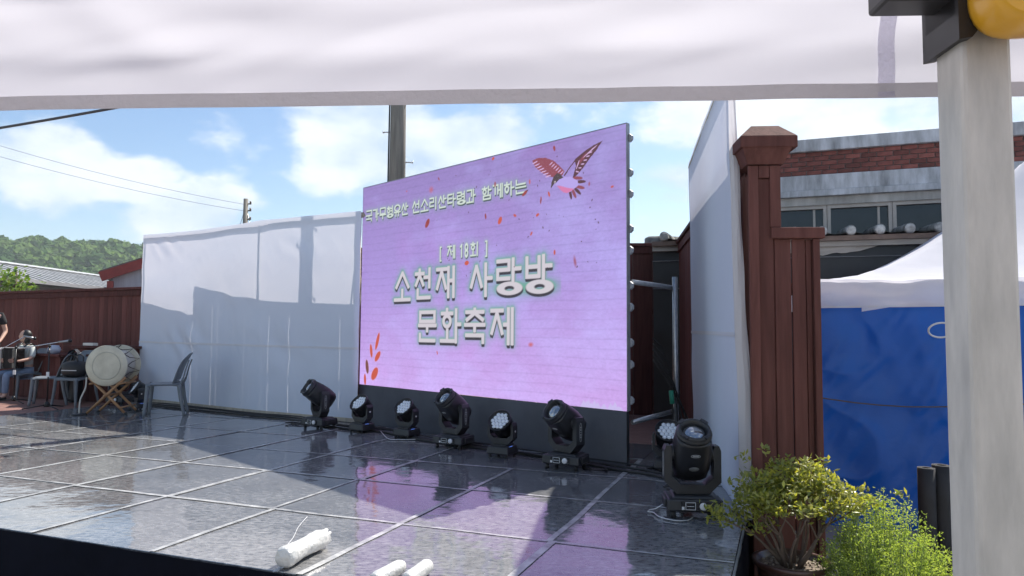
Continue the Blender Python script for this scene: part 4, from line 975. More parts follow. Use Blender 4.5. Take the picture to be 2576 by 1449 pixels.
def spot_light(label, x, y, rz, pan, tilt):
    """profile moving head; front is local -y. pan turns yoke and head, tilt lowers the head from upright towards the front"""
    root = thing('moving_head_spot', label, 'stage light', (x, y, .002), rz, 'moving head spotlights on the stage')
    def base():
        b = MB(); b.box((0, 0, .080), (.34, .27, .075), bev=.012, top=(.97, .94)); b.box((0, 0, .123), (.27, .21, .018), bev=.006, top=(.9, .9)); b.box((-.172, 0, .08), (.02, .15, .05), bev=.006); b.box((.172, 0, .08), (.02, .15, .05), bev=.006); return b.mesh('base', BLACKM)
    bo = ob('base', cached('sb', base), root)
    def foot(): b = MB(); b.lathe([(.018, 0), (.016, .044)], 10); return b.mesh('foot', RUBBER)
    for sx in (-.13, .13):
        for sy in (-.10, .10): ob('foot', cached('sf', foot), bo, (sx, sy, 0))
    def disp(): b = MB(); b.box((0, -.1375, .080), (.17, .006, .058), bev=.002); return b.mesh('display_panel', DISP)
    ob('display_panel', cached('sd', disp), bo)
    def scr():
        b = MB()
        for x0, x1, z0, z1 in ((-.060, .002, .058, .061), (-.060, .002, .101, .104), (-.060, -.057, .058, .104), (-.001, .002, .058, .104), (-.05, -.008, .078, .081)): b.box(((x0+x1)/2, -.1415, (z0+z1)/2), (x1-x0, .003, z1-z0))
        b.box((-.075, -.1415, .068), (.016, .003, .018)); return b.mesh('display_frame', PALE)
    ob('display_frame', cached('ss', scr), bo)
    def knob(): b = MB(); b.lathe([(.023, 0), (.023, .010), (.019, .014)], 20, M=TR(.048, -.1405, .081)@RX(PI/2)); return b.mesh('control_knob', PALE)
    ob('control_knob', cached('sk', knob), bo)
    yo = ob('yoke', cached('sy', lambda: yoke_mesh(.355, .262, .135, .435, .095, .075, BLACKM, 'yoke')), root, (0, 0, 0), (0, 0, pan))
    def badge():
        b = MB()
        for s in (-1, 1):
            P = [(.019*math.cos(t), .315+.078*math.sin(t)) for t in [2*PI*i/28 for i in range(29)]]
            b.tube([(s*.1785, p[0]*.7, p[1]) for p in P], .0016, 4)
            for k in range(5): b.box((s*.1788, 0, .275+k*.02), (.002, .008, .013 if k != 2 else .006))
        return b.mesh('badge', mat('grey badge print', (.38, .39, .40), .5))
    ob('badge', cached('sbg', badge), yo)
    def head():
        b = MB()
        b.lathe([(.03, -.165), (.085, -.16), (.108, -.13), (.118, -.06), (.120, .0), (.117, .06), (.108, .13), (.104, .15)], 32, sq=3.2)
        for s in (-1, 1): b.lathe([(.055, 0), (.055, .016), (.045, .018)], 20, M=TR(s*.112, 0, 0)@RY(s*PI/2))
        for k in range(4): b.box((0, 0, -.12+k*.03), (.245-.004*k, .03, .006))
        return b.mesh('head', BLACKP)
    ho = ob('head', cached('sh', head), root, (0, 0, .385)); ho.rotation_euler = (Matrix.Rotation(pan, 3, 'Z')@Matrix.Rotation(tilt, 3, 'X')).to_euler()
    def ring():
        b = MB(); b.lathe([(.104, .148), (.112, .153), (.112, .172), (.106, .176), (.106, .184), (.100, .197), (.092, .200), (.084, .197), (.078, .165), (.074, .15)], 32, cap=False)
        for k in range(4):
            a = PI/4+k*PI/2; b.box((0, 0, 0), (.05, .022, .012), M=RZ(a)@TR(0, .100, .196)); 
        return b.mesh('lens_ring', BLACKM)
    ob('lens_ring', cached('sr', ring), ho)
    def lens(): b = MB(); b.lathe([(.0765, .152), (.070, .164), (.058, .174), (.040, .182), (.020, .186), (.002, .187)], 32); return b.mesh('lens', LENS)
    ob('lens', cached('sl', lens), ho)
    def oval():
        b = MB(); b.lathe([(.034, 0), (.030, .004), (.001, .0055)], 20, M=TR(0, -.116, -.03)@RX(PI/2)@Matrix.Diagonal((1, .62, 1, 1))); return b.mesh('grip_plate', mat('grey grip plate', (.12, .125, .13), .5))
    ob('grip_plate', cached('so', oval), ho)
    def plate(): b = MB(); b.tube([(.028*math.cos(t), -.1165, .075+.011*math.sin(t)) for t in [2*PI*i/20 for i in range(21)]], .0018, 4); b.box((0, -.1165, .075), (.036, .002, .008)); return b.mesh('name_plate', MATS['grey badge print'])
    ob('name_plate', cached('sn', plate), ho)
    return root
def wash_light(label, x, y, rz, pan, tilt):
    root = thing('moving_head_wash', label, 'stage light', (x, y, .002), rz, 'moving head LED wash lights')
    def base(): b = MB(); b.box((0, 0, .065), (.235, .215, .075), bev=.014, top=(.9, .9)); b.box((0, 0, .108), (.16, .16, .014), bev=.004); return b.mesh('base', BLACKM)
    bo = ob('base', cached('wb', base), root)
    def foot(): b = MB(); b.lathe([(.014, 0), (.013, .03)], 10); return b.mesh('foot', RUBBER)
    for sx in (-.085, .085):
        for sy in (-.08, .08): ob('foot', cached('wf', foot), bo, (sx, sy, 0))
    def disp(): b = MB(); b.box((.113, -.02, .072), (.004, .055, .026), M=RY(R(-8)), bev=.001); return b.mesh('display_panel', BLUE)
    ob('display_panel', cached('wd', disp), bo)
    yo = ob('yoke', cached('wy', lambda: yoke_mesh(.268, .218, .116, .315, .085, .055, BLACKM, 'yoke')), root, (0, 0, 0), (0, 0, pan))
    def dot():
        b = MB()
        for s in (-1, 1): b.lathe([(.010, 0), (.009, .002)], 12, M=TR(s*.1345, .0, .235)@RY(s*PI/2))
        return b.mesh('badge', PALE)
    ob('badge', cached('wg', dot), yo)
    def head():
        b = MB(); b.lathe([(.03, -.105), (.075, -.10), (.100, -.07), (.1045, -.02), (.1045, .05), (.112, .058), (.114, .085), (.108, .09), (.104, .072), (.100, .066)], 36); return b.mesh('head', BLACKP)
    ho = ob('head', cached('wh', head), root, (0, 0, .285)); ho.rotation_euler = (Matrix.Rotation(pan, 3, 'Z')@Matrix.Rotation(tilt, 3, 'X')).to_euler()
    def led(): b = MB(); b.lathe([(.0208, 0), (.0198, .006), (.013, .011), (.001, .013)], 6, M=RZ(PI/6)); return b.mesh('led_lens', LEDL)
    for q in range(-2, 3):
        for r in range(-2, 3):
            if abs(q+r) > 2: continue
            ob('led_lens', cached('wl', led), ho, (.0375*(q+r/2), .0375*r*.866, .066))
    return root
RZF = -R(32)      # lights look out over the front of the stage
T50 = R(52)
spot_light('black moving head spotlight farthest left in front of the white backdrop', -2.27, 8.50, -R(30), -R(24), R(56))
spot_light('black moving head spotlight in front of the middle of the screen', -.57, 7.16, -R(27), -R(18), R(48))
spot_light('black moving head spotlight in front of the right end of the screen', .47, 6.13, -R(27), -R(24), R(54))
spot_light('large black moving head spotlight at the near right corner of the stage', 1.155, 4.60, -R(5), R(2), R(33))
spot_light('dark moving head spotlight standing behind the drum stand', -6.0, 11.0, -R(20), R(60), R(40))
wash_light('LED wash light at the left end of the black screen base', -1.70, 8.18, -R(34), -R(4), R(46))
wash_light('LED wash light second from the left in front of the screen base', -1.13, 7.78, -R(32), -R(4), R(48))
wash_light('LED wash light between the two spotlights right of the screen centre', -.08, 6.66, -R(28), -R(0), R(50))
wash_light('LED wash light half hidden behind the large right corner spotlight', 1.32, 6.02, -R(12), R(4), R(44))
wash_light('LED wash light on the stage just behind the lone grey chair', -5.33, 10.25, -R(30), -R(20), R(56))

def cables():
    def cable(label, pts, r=.009, m=RUBBER, n=6, cat='cable', name='cable'):
        b = MB(); b.tube(smooth_path(pts, n), r, 6); tag(b.build(name, m), label, cat); return b
    rn = random.Random(6)
    def jit(P, a=.03): return [(p[0]+rn.uniform(-a, a), p[1]+rn.uniform(-a, a), max(.012, p[2])) for p in P]
    F = [(-5.6, 10.9), (-5.2, 10.7), (-4.3, 10.15), (-3.5, 9.62), (-2.8, 9.2), (-2.35, 8.75), (-1.95, 8.4), (-1.45, 8.12), (-.95, 7.62), (-.35, 7.12), (.25, 6.60), (.85, 6.05), (1.25, 5.7), (1.35, 5.0)]
    for k, lab in enumerate(('black power cable running along the foot of backdrop and screen', 'black signal cable lying beside the power cable along the screen', 'thin black cable looping between the stage lights')):
        cable(lab, jit([(x+.03*k, y+.05*k-.04, .013+.012*k) for x, y in F], .06), (.013, .011, .007)[k])
    for k in range(5):
        cable(('black cable hanging down behind the right edge of the screen', 'second black cable hanging behind the screen edge', 'grey black cable drooping behind the screen edge', 'outer cable of the bundle behind the screen edge', 'lowest drooping cable of the bundle behind the screen')[k],
              [(1.30, 6.55, 1.1-.05*k), (1.42+.03*k, 6.62, .95-.1*k), (1.50+.04*k, 6.66, .5-.05*k), (1.46+.05*k, 6.55, .12), (1.30+.05*k, 6.3, .015), (1.05+.06*k, 5.9, .013+.006*k)], .008)
    for k, (lab, x, y) in enumerate((('small coil of black cable behind the left wash light', -1.62, 8.42), ('small coil of black cable behind the middle spotlight', -.38, 7.22), ('small coil of black cable beside the right screen spotlight', .72, 6.05), ('coil of black cable behind the large corner spotlight', 1.28, 5.25), ('coil of black cable left of the leftmost spotlight', -2.62, 8.82))):
        P = []
        for i in range(15):
            t = i*.85+k; rr = .09+.035*math.sin(i*1.7+k); P.append((x+rr*1.3*math.cos(t)+rn.uniform(-.02, .02), y+rr*math.sin(t)+rn.uniform(-.02, .02), .010+.004*(i % 4)))
        cable(lab, P, .007)
    G = mat('green cable tie', (.02, .25, .16), .5)
    b = MB(); b.tube([(1.475, 6.60, .62), (1.485, 6.60, .50)], .022, 8); tag(b.build('cable_tie', G), 'green tie round the cable bundle behind the screen', 'cable tie')
    S = mat('steel safety wire', (.62, .63, .62), .3, metal=.7)
    cable('thin steel safety wire looped on the floor beside the large right spotlight', [(.98, 4.62, .06), (.93, 4.62, .03), (.90, 4.66, .012), (.88, 4.62, .010), (.91, 4.60, .010), (.93, 4.50, .008), (1.0, 4.42, .008), (1.08, 4.42, .008), (1.13, 4.48, .010)], .0035, S, 8, 'wire', 'safety_wire')
    cable('bent pale wire on the floor between the left wash lights', [(-1.42, 7.82, .06), (-1.33, 7.66, .02), (-1.25, 7.58, .010), (-1.0, 7.60, .010), (-.92, 7.66, .012)], .0035, S, 8, 'wire', 'safety_wire')
    cable('fine white thread lying on the stage by the wrapped bundle', [(-1.25, 4.45, .008), (-1.235, 4.22, .008), (-1.20, 4.0, .008), (-1.19, 3.86, .008)], .0014, mat('white thread', (.75, .75, .75), .6), 8, 'thread', 'thread')
    b = MB(); b.box((1.28, 5.62, .05), (.12, .10, .10), bev=.01); b.box((1.36, 5.70, .10), (.07, .07, .05), bev=.008); tag(b.build('power_box', BLACKP), 'small black power box lying among cables by the screen', 'power box')
cables()

# ------------------------------------------------------------------ plastic wrapped bottle bundle and two wrapped cups
def wrapped():
    PL = fabric('crumpled clear plastic wrap', (.80, .80, .78), .35, (.8, .78, .74), var=.10, scale=25, bump=.9, bscale=40, gloss=.22)
    IN = mat('off white paper cups', (.74, .70, .64), .6)
    root = thing('wrapped_bundle', 'crumpled white plastic wrapped cup stack lying on the front of the stage', 'bundle', (-1.045, 3.68, .052), R(74))
    root.scale = (.84, .84, .84)
    b = MB(); rn = random.Random(1)
    prof = [(.012, -.235), (.05, -.225), (.062, -.20), (.060, -.12), (.052, -.03), (.056, .02), (.058, .10), (.060, .16), (.050, .20), (.046, .235)]
    n = 36; vs = []; fs = []
    P2 = []
    for i in range(len(prof)-1):
        for k in range(3): P2.append((prof[i][0]+(prof[i+1][0]-prof[i][0])*k/3, prof[i][1]+(prof[i+1][1]-prof[i][1])*k/3))
    P2.append(prof[-1])
    for i, (r, z) in enumerate(P2):
        for k in range(n):
            t = 2*PI*k/n; w = 1+.09*nz(math.cos(t)*2.2, math.sin(t)*2.2, z*16)+.07*nz(math.cos(t)*5, math.sin(t)*5, z*30); zz = z
            if z > .19: w += .35*max(0, nz(math.cos(t)*2.5, math.sin(t)*2.5, 4))*(z-.19)/.045; zz += .03*nz(math.cos(t)*3, math.sin(t)*3, 9)
            vs.append((r*w*math.cos(t), r*w*math.sin(t), zz))
    for i in range(len(P2)-1):
        for k in range(n): fs.append((i*n+k, i*n+(k+1) % n, (i+1)*n+(k+1) % n, (i+1)*n+k))
    fs.append(tuple(reversed(range(n))))
    b.add(vs, fs, True, M=RY(PI/2)); b.build('plastic_wrap', PL, root)
    b = MB(); b.lathe([(.046, -.19), (.048, -.10), (.044, -.02), (.046, .0), (.047, .15)], 24, M=RY(PI/2)); b.build('paper_cups', IN, root)
    b = MB(); b.grid(lambda a, c: (-.235-.05*c, .03*(a-.5)*(1-c*.5)+.02*c, -.045-.012*c+.01*nz(a*4, c*4)), 6, 6); b.build('twisted_end', PL, root)
    for k, (x, y, lab) in enumerate(((-.555, 3.37, 'left of two white plastic wrapped bottles at the bottom edge of the stage'), (-.42, 3.38, 'right of two white plastic wrapped bottles at the bottom edge of the stage'))):
        r = thing('wrapped_bottle', lab, 'bottle', (x, y, .036), R(66 if k == 0 else 72), 'wrapped bottles at the front of the stage')
        b = MB(); vs = []; fs = []; prof = [(.012, -.14), (.03, -.13), (.035, -.10), (.033, -.02), (.034, .04), (.033, .075), (.024, .098), (.008, .106)]; n = 24
        for i, (rr, z) in enumerate(prof):
            for q in range(n):
                t = 2*PI*q/n; w = 1+.07*nz(math.cos(t)*2.5, math.sin(t)*2.5, z*25+k*9); vs.append((rr*w*math.cos(t), rr*w*math.sin(t), z))
        for i in range(len(prof)-1):
            for q in range(n): fs.append((i*n+q, i*n+(q+1) % n, (i+1)*n+(q+1) % n, (i+1)*n+q))
        fs += [tuple(reversed(range(n))), tuple((len(prof)-1)*n+q for q in range(n))]
        b.add(vs, fs, True, M=RY(PI/2)); b.build('plastic_wrap', PL, r)
        b = MB(); b.lathe([(.024, .05), (.026, .078), (.02, .084)], 18, M=RY(PI/2)@Matrix.Scale(1.0, 4)); b.build('bottle_cap', mat('frosted cap', (.6, .68, .66), .4), r)
wrapped()

# ------------------------------------------------------------------ chairs
def chair(label, x, y, rz, z=0., slot=False):
    """armless moulded chair; front is local +x"""
    root = thing('plastic_chair', label, 'chair', (x, y, z), rz, 'grey plastic chairs')
    def seat():
        b = MB()
        def top(a, c):
            u = -.21+.42*a; v = -.205+.41*c; e = max(abs(a-.5), abs(c-.5))*2
            k = 1-.06*(abs(c-.5)*2)**4
            return (u*k, v*(1-.05*(1-a)), .435-.012*math.exp(-((a-.4)**2+(c-.5)**2)*8)-.018*max(0, e-.86)/.14*(1 if a < .9 else 1.6))
        b.grid(top, 20, 20)
        b.grid(lambda a, c: (top(a, c)[0]*.985, top(a, c)[1]*.985, top(a, c)[2]-.012), 20, 20)
        P = [(.205, -.19), (.205, .19), (-.20, .185), (-.20, -.185)]
        for i in range(4):
            p, q = P[i], P[(i+1) % 4]; b.grid(lambda a, c: (p[0]+(q[0]-p[0])*a, p[1]+(q[1]-p[1])*a, .425-.045*c*(.55+.45*(2*abs(a-.5))**3)), 16, 2)
        return b.mesh('seat', GREYP)
    ob('seat', cached('cs', seat), root)
    def back():
        b = MB()
        def sh(a, c, off=0):
            # c up the back, a across; sweeps back and flares at the top
            z = .43+.40*c; w = .175+.03*c-.05*max(0, c-.8)/.2*(2*abs(a-.5))**2
            x = -.165-.10*c-.055*c*c*c+.055*(2*abs(a-.5))**2*(1-.35*c)-off
            return (x, (a-.5)*2*w, z-.03*(2*abs(a-.5))**4*max(0, c-.7)/.3)
        nu, nv = 24, 22; vs = []; fs = []
        hole = (lambda i, j: (8 <= i < 16 and 17 <= j < 19)) if slot else (lambda i, j: False)
        hole2 = lambda i, j: 4 <= i < 20 and 1 <= j < 3
        for off in (0, .006):
            o = len(vs); vs += [sh(i/nu, j/nv, off) for j in range(nv+1) for i in range(nu+1)]
            fs += [(o+j*(nu+1)+i, o+j*(nu+1)+i+1, o+(j+1)*(nu+1)+i+1, o+(j+1)*(nu+1)+i) for j in range(nv) for i in range(nu) if not hole(i, j) and not hole2(i, j)]
        b.add(vs, fs, True)
        for s in (0, 1): b.tube([sh(s, k/10) for k in range(11)], .009, 6)
        b.tube([sh(k/10, 1) for k in range(11)], .008, 6)
        return b.mesh('backrest', GREYP)
    ob('backrest', cached('cb%d' % slot, back), root)
    def leg(sx):
        def f():
            b = MB(); L0 = [(.19*sx if sx > 0 else -.185, .0, .428), (.205*sx if sx > 0 else -.215, .012, .22), (.225*sx if sx > 0 else -.265, .03, .0)]
            n = 10; vs = []; fs = []
            for k in range(n+1):
                t = k/n; p = Vector(L0[0]).lerp(Vector(L0[1]), t*2) if t < .5 else Vector(L0[1]).lerp(Vector(L0[2]), t*2-1); w = .036-.013*t; d = .028-.008*t
                for q in range(8):
                    an = 2*PI*q/8+PI/8; c, s_ = math.cos(an), math.sin(an); rr = 1/max(abs(c), abs(s_))*.9
                    vs.append((p.x+w*c*rr*.9, p.y+d*s_*rr*.8, p.z))
            for k in range(n):
                for q in range(8): fs.append((k*8+q, k*8+(q+1) % 8, (k+1)*8+(q+1) % 8, (k+1)*8+q))
            fs += [tuple(range(8)), tuple(range(n*8, n*8+8))]; b.add(vs, fs, True); return b.mesh('leg', GREYP)
        return f
    for sx in (1, -1):
        for sy in (1, -1):
            o = ob('leg', cached('cl%d' % sx, leg(sx)), root, (0, sy*.17, 0))
            if sy < 0: o.scale = (1, -1, 1)
    def stile(): b = MB(); b.tube(smooth_path([(-.20, 0, .41), (-.235, 0, .50), (-.262, 0, .62), (-.30, 0, .74)], 5), [.014]*5+[.009]*11, 7); return b.mesh('stile', GREYP)
    for sy in (-1, 1): ob('stile', cached('cst', stile), root, (0, sy*.165, 0))
    return root
chair('lone grey plastic chair standing on the stage before the white backdrop', -4.70, 9.72, R(198))
chair('grey plastic chair with a dark jacket over its back beside the accordion player', -7.16, 11.08, R(205), -.02)
chair('grey plastic chair with a black bag on it behind the drum', -6.66, 10.92, R(-98), -.02, True)
chair('grey plastic chair the accordion player sits on', -8.17, 11.98, R(244), -.02)

def jacket_and_bag():
    J = mat('dark navy jacket cloth', (.018, .022, .034), .85, var=.3, scale=6, bump=.4, bscale=25)
    b = MB(); ca, sa = math.cos(R(205)), math.sin(R(205))
    def jk(a, c):
        t = (a-.5)*2; prof = [(-.17, .50), (-.235, .66), (-.30, .80), (-.335, .845), (-.37, .80), (-.35, .62), (-.33, .45)]
        k = c*(len(prof)-1); i = min(int(k), len(prof)-2); f = k-i; px = prof[i][0]*(1-f)+prof[i+1][0]*f; pz = prof[i][1]*(1-f)+prof[i+1][1]*f
        px += .015*nz(t*3, c*6, 2)+.04*t*t*(1 if c < .5 else .3); lx, ly = px, t*.18*(1+.06*nz(c*5, 3))
        lx += (.012 if c < .5 else -.012)
        return (lx*ca-ly*sa-7.16, lx*sa+ly*ca+11.08, pz-.015)
    b.grid(jk, 20, 30); tag(b.build('jacket', J, norm=False), 'dark navy jacket hung over the back of a grey chair', 'jacket')
    K = mat('black nylon bag', (.010, .010, .012), .55, var=.3, scale=8, bump=.4, bscale=20)
    r = thing('bag', 'black bag with handles sitting on the chair behind the drum', 'bag', (-6.66, 10.90, .425), R(-10))
    b = MB(); b.ball((0, 0, .115), (.19, .13, .125), 20, 12, fn=lambda d: (1/((abs(d.x)**3+abs(d.y)**3+abs(d.z)**3)**(1/3)))*(1+.06*nz(d.x*3, d.y*3, d.z*3))); b.build('body', K, r)
    for s in (-1, 1): b = MB(); b.tube(smooth_path([(-.09, s*.05, .20), (-.07, s*.07, .30), (.0, s*.08, .335), (.07, s*.07, .30), (.09, s*.05, .20)], 5), .011, 6); b.build('handle', K, r)
    b = MB(); b.box((0, -.128, .10), (.26, .006, .012)); b.build('zip_strip', mat('pale zip', (.6, .6, .6), .4), r)
    # black bag on the floor between the chairs
    r = thing('bag', 'tall black bag standing on the floor behind the chairs', 'bag', (-6.98, 11.42, -.02), R(-25))
    b = MB(); b.box((0, 0, .40), (.24, .18, .78), bev=.05); b.build('body', K, r)
    b = MB(); b.tube(smooth_path([(-.06, 0, .78), (-.04, 0, .84), (.04, 0, .84), (.06, 0, .78)], 4), .010, 6); b.build('handle', K, r)
jacket_and_bag()

# ------------------------------------------------------------------ drum on folding stand
def drum():
    C = Vector((-5.46, 9.80, .66)); yaw = R(4)          # drum axis points to the audience, to the front left
    root = thing('drum', 'large pale skinned barrel drum with rope lacing on the wooden stand', 'drum', (C.x, C.y, C.z), yaw)
    AX = RX(PI/2)@RZ(0)                                    # local axis along -y
    SK = mat('worn cream drum skin', (.66, .60, .46), .6, var=.28, scale=4.2, base2=(.68, .63, .50), detail=4)
    BD = mat('whitewashed drum body', (.55, .52, .47), .6, var=.15, scale=6)
    b = MB(); b.lathe([(.18, -.20), (.215, -.17), (.205, -.05), (.205, .05), (.215, .17), (.18, .20)], 40, M=AX); b.build('body', BD, root)
    for s, nm in ((1, 'front_head'), (-1, 'back_head')):
        b = MB(); M = AX if s > 0 else AX@RX(PI)
        b.lathe([(.262, .185), (.272, .190), (.274, .200), (.268, .209), (.20, .211), (.001, .214)], 48, M=M); h = b.build(nm, SK, root)
        b = MB(); b.lathe([(.185, .2135), (.187, .2155), (.178, .2165), (.174, .2145)], 48, M=M, cap=False); b.build('inner_ring', mat('drum skin ring', (.50, .47, .38), .6), h)
    RP = mat('dark brown rope', (.06, .04, .035), .8); n = 10
    for k in range(n):
        a0 = 2*PI*k/n; a1 = 2*PI*(k+.5)/n; a2 = 2*PI*(k+1)/n
        p = lambda a, z: (.268*math.cos(a), -z, .268*math.sin(a)); q = lambda a, z: (.232*math.cos(a), -z, .232*math.sin(a))
        b = MB(); b.tube([p(a0, .19), q((a0+a1)/2, 0), p(a1, -.19), q((a1+a2)/2, 0), p(a2, .19)], .006, 5); b.build('rope', RP, root)
    # stand
    st = thing('drum_stand', 'folding wooden cross legged stand under the drum', 'stand', (C.x, C.y, 0), yaw)
    W = mat('honey coloured wood', (.36, .19, .085), .5, var=.25, scale=4, stretch=(1, 1, .4), bump=.2)
    fm = RUBBER
    for y in (-.17, .17):
        for s in (1, -1):
            b = MB(); b.tube([(s*.25, y+.012*s, .015), (-s*.24, y+.012*s, .50)], [.017, .021], 8); l = b.build('leg', W, st)
            b = MB(); b.tube([(s*.262, y+.012*s, .0), (s*.245, y+.012*s, .03)], .022, 8); b.build('foot', fm, l)
    for x, z, r in ((0, .26, .016), (.20, .10, .011), (-.19, .42, .012), (.19, .42, .012)):
        b = MB(); b.tube([(x, -.24, z), (x, .24, z)], r, 8); b.build('dowel', W, st)
drum()

# ------------------------------------------------------------------ microphones, counters, box on shelf
def mics():
    MS = mat('black mic stand tube', (.015, .015, .016), .35, metal=.3)
    CH = mat('satin mic body', (.30, .31, .32), .3, metal=.8)
    def stand(label, x, y, boom0, boom1, h, feet, micv):
        r = thing('microphone_stand', label, 'mic stand', (x, y, 0))
        b = MB(); b.lathe([(.035, .03), (.035, .075), (.02, .10), (.012, .11)], 14); b.build('base', MS, r)
        for an in feet: b = MB(); b.tube([(0, 0, .06), (.30*math.cos(an), .30*math.sin(an), .008)], .009, 6); b.build('leg', MS, r)
        b = MB(); b.tube([(0, 0, .08), (0, 0, h)], .010, 8); b.build('pole', MS, r)
        b = MB(); b.tube([boom0, boom1], .007, 6); b.build('boom', mat('chrome boom', (.55, .56, .57), .25, metal=.9), r)
        b = MB(); b.ball((0, 0, h), .022, 10, 6); b.build('joint', MS, r)
        e = Vector(boom1); d = Vector(micv).normalized(); m = MB(); m.tube([tuple(e-d*.02), tuple(e+d*.13)], [.012, .019], 10); mo = m.build('microphone', CH, r)
        m = MB(); m.ball(tuple(e+d*.155), .026, 12, 8); m.build('grille', MS, mo)
        m = MB(); m.box((0, -.012, h*.55), (.04, .01, .07)); m.build('tag', PALE, r)
    stand('black boom microphone stand in front of the accordion player at far left', -6.68, 10.30, (-.42, -.02, .86), (.14, .0, .96), .90, (R(200), R(330), R(80)), (1, 0, .12))
    stand('second boom microphone stand reaching past the accordion player\'s head', -7.72, 11.1, (-.60, .0, .62), (.12, .02, 1.03), .86, (R(190), R(330), R(70)), (1, 0, -.22))
    r = thing('microphone_stand', 'short bent white stem stand with round base beside the drum', 'mic stand', (-5.79, 9.60, 0))
    b = MB(); b.lathe([(.10, .0), (.10, .012), (.02, .022)], 24); b.build('base', MS, r)
    b = MB(); b.tube(smooth_path([(0, 0, .02), (.01, 0, .20), (.06, .02, .36), (.045, .06, .50)], 8), .010, 8); b.build('stem', mat('ivory stem', (.55, .53, .47), .5), r)
    b = MB(); b.tube([(.045, .06, .50), (.03, .12, .56)], .016, 8); b.build('microphone', MS, r)
mics()
def counters():
    def ct(label, x, y, rz, w, d, h, z0=-.02):
        r = thing('wooden_counter', label, 'counter', (x, y, z0), rz)
        b = MB(); b.box((0, 0, h-.02), (w+.12, d+.14, .04), bev=.006); b.build('top', WOODD, r)
        k = int(w/.14)
        for i in range(k):
            b = MB(); b.box((-w/2+(i+.5)*w/k, -d/2, (h-.045)/2), (w/k-.004, .02, h-.05), bev=.002); b.build('plank', WOODD, r)
        for s in (-1, 1): b = MB(); b.box((s*(w/2-.01), .005, (h-.045)/2), (.02, d-.02, h-.05)); b.build('side_panel', WOODD, r)
    sl = math.atan2(-.518, 1)
    ct('taller dark wooden counter against the fence behind the drum', -6.62, 11.72, sl, 1.20, .42, .90)
    ct('lower dark wooden counter against the fence beside the accordion player', -8.0, 12.38, sl, 1.45, .50, .75)
    b = MB(); b.box((0, 0, .022), (.27, .09, .044), bev=.005); o = b.build('paper_box', mat('white card box', (.66, .63, .58), .7), None, (-6.87, 11.62, .881), (0, 0, sl)); tag(o, 'small long white box lying on the taller counter', 'box')
    b = MB(); b.ball((0, 0, .08), (.11, .08, .075), 18, 10, fn=lambda d: 1+.22*nz(d.x*3, d.y*3, d.z*3)); o = b.build('plastic_bag', fabric('white plastic bag', (.62, .66, .78), .3), None, (-7.78, 12.12, .72)); tag(o, 'crumpled white plastic bag on the lower counter', 'bag')
counters()

# ------------------------------------------------------------------ people
SKINM = mat('skin', (.52, .32, .24), .55, var=.06, scale=12)
def skin_obj(name, V, E, Rr, m, parent, root=0, sub=2):
    me = bpy.data.meshes.new(name); me.from_pydata(V, E, []); me.materials.append(m); o = ob(name, me, parent)
    o.modifiers.new('skin', 'SKIN'); sk = me.skin_vertices[0].data
    for i, r in enumerate(Rr): sk[i].radius = (r, r) if not isinstance(r, tuple) else r
    sk[root].use_root = True; sd = o.modifiers.new('sub', 'SUBSURF'); sd.levels = sub; sd.render_levels = sub
    for md in o.modifiers:
        if md.type == 'SKIN': md.use_smooth_shade = True
    return o
class G:
    def __init__(s): s.v = []; s.e = []; s.r = []
    def n(s, p, r, par=None):
        s.v.append(tuple(p)); s.r.append(r); i = len(s.v)-1
        if par is not None: s.e.append((par, i))
        return i
def add_hand(g, wrist_i, p, d, side, curl=.6):
    """palm and five fingers growing from the wrist; d points along the hand, side towards the thumb"""
    d = Vector(d).normalized(); sd = Vector(side).normalized(); up = d.cross(sd); p = Vector(p)
    palm = g.n(p+d*.045, .022, wrist_i)
    for k, (off, l) in enumerate(((-.030, .055), (-.010, .072), (.010, .078), (.028, .068))):
        a = g.n(p+d*.085+sd*off, .0095, palm); b = g.n(p+d*(.085+l*.5)+sd*off+up*(-.02*curl), .0085, a); g.n(p+d*(.085+l*.8)+sd*off+up*(-.055*curl), .0075, b)
    a = g.n(p+d*.035+sd*.036, .011, palm); b = g.n(p+d*.065+sd*.052-up*.012, .0095, a); g.n(p+d*.088+sd*.050-up*.03, .008, b)
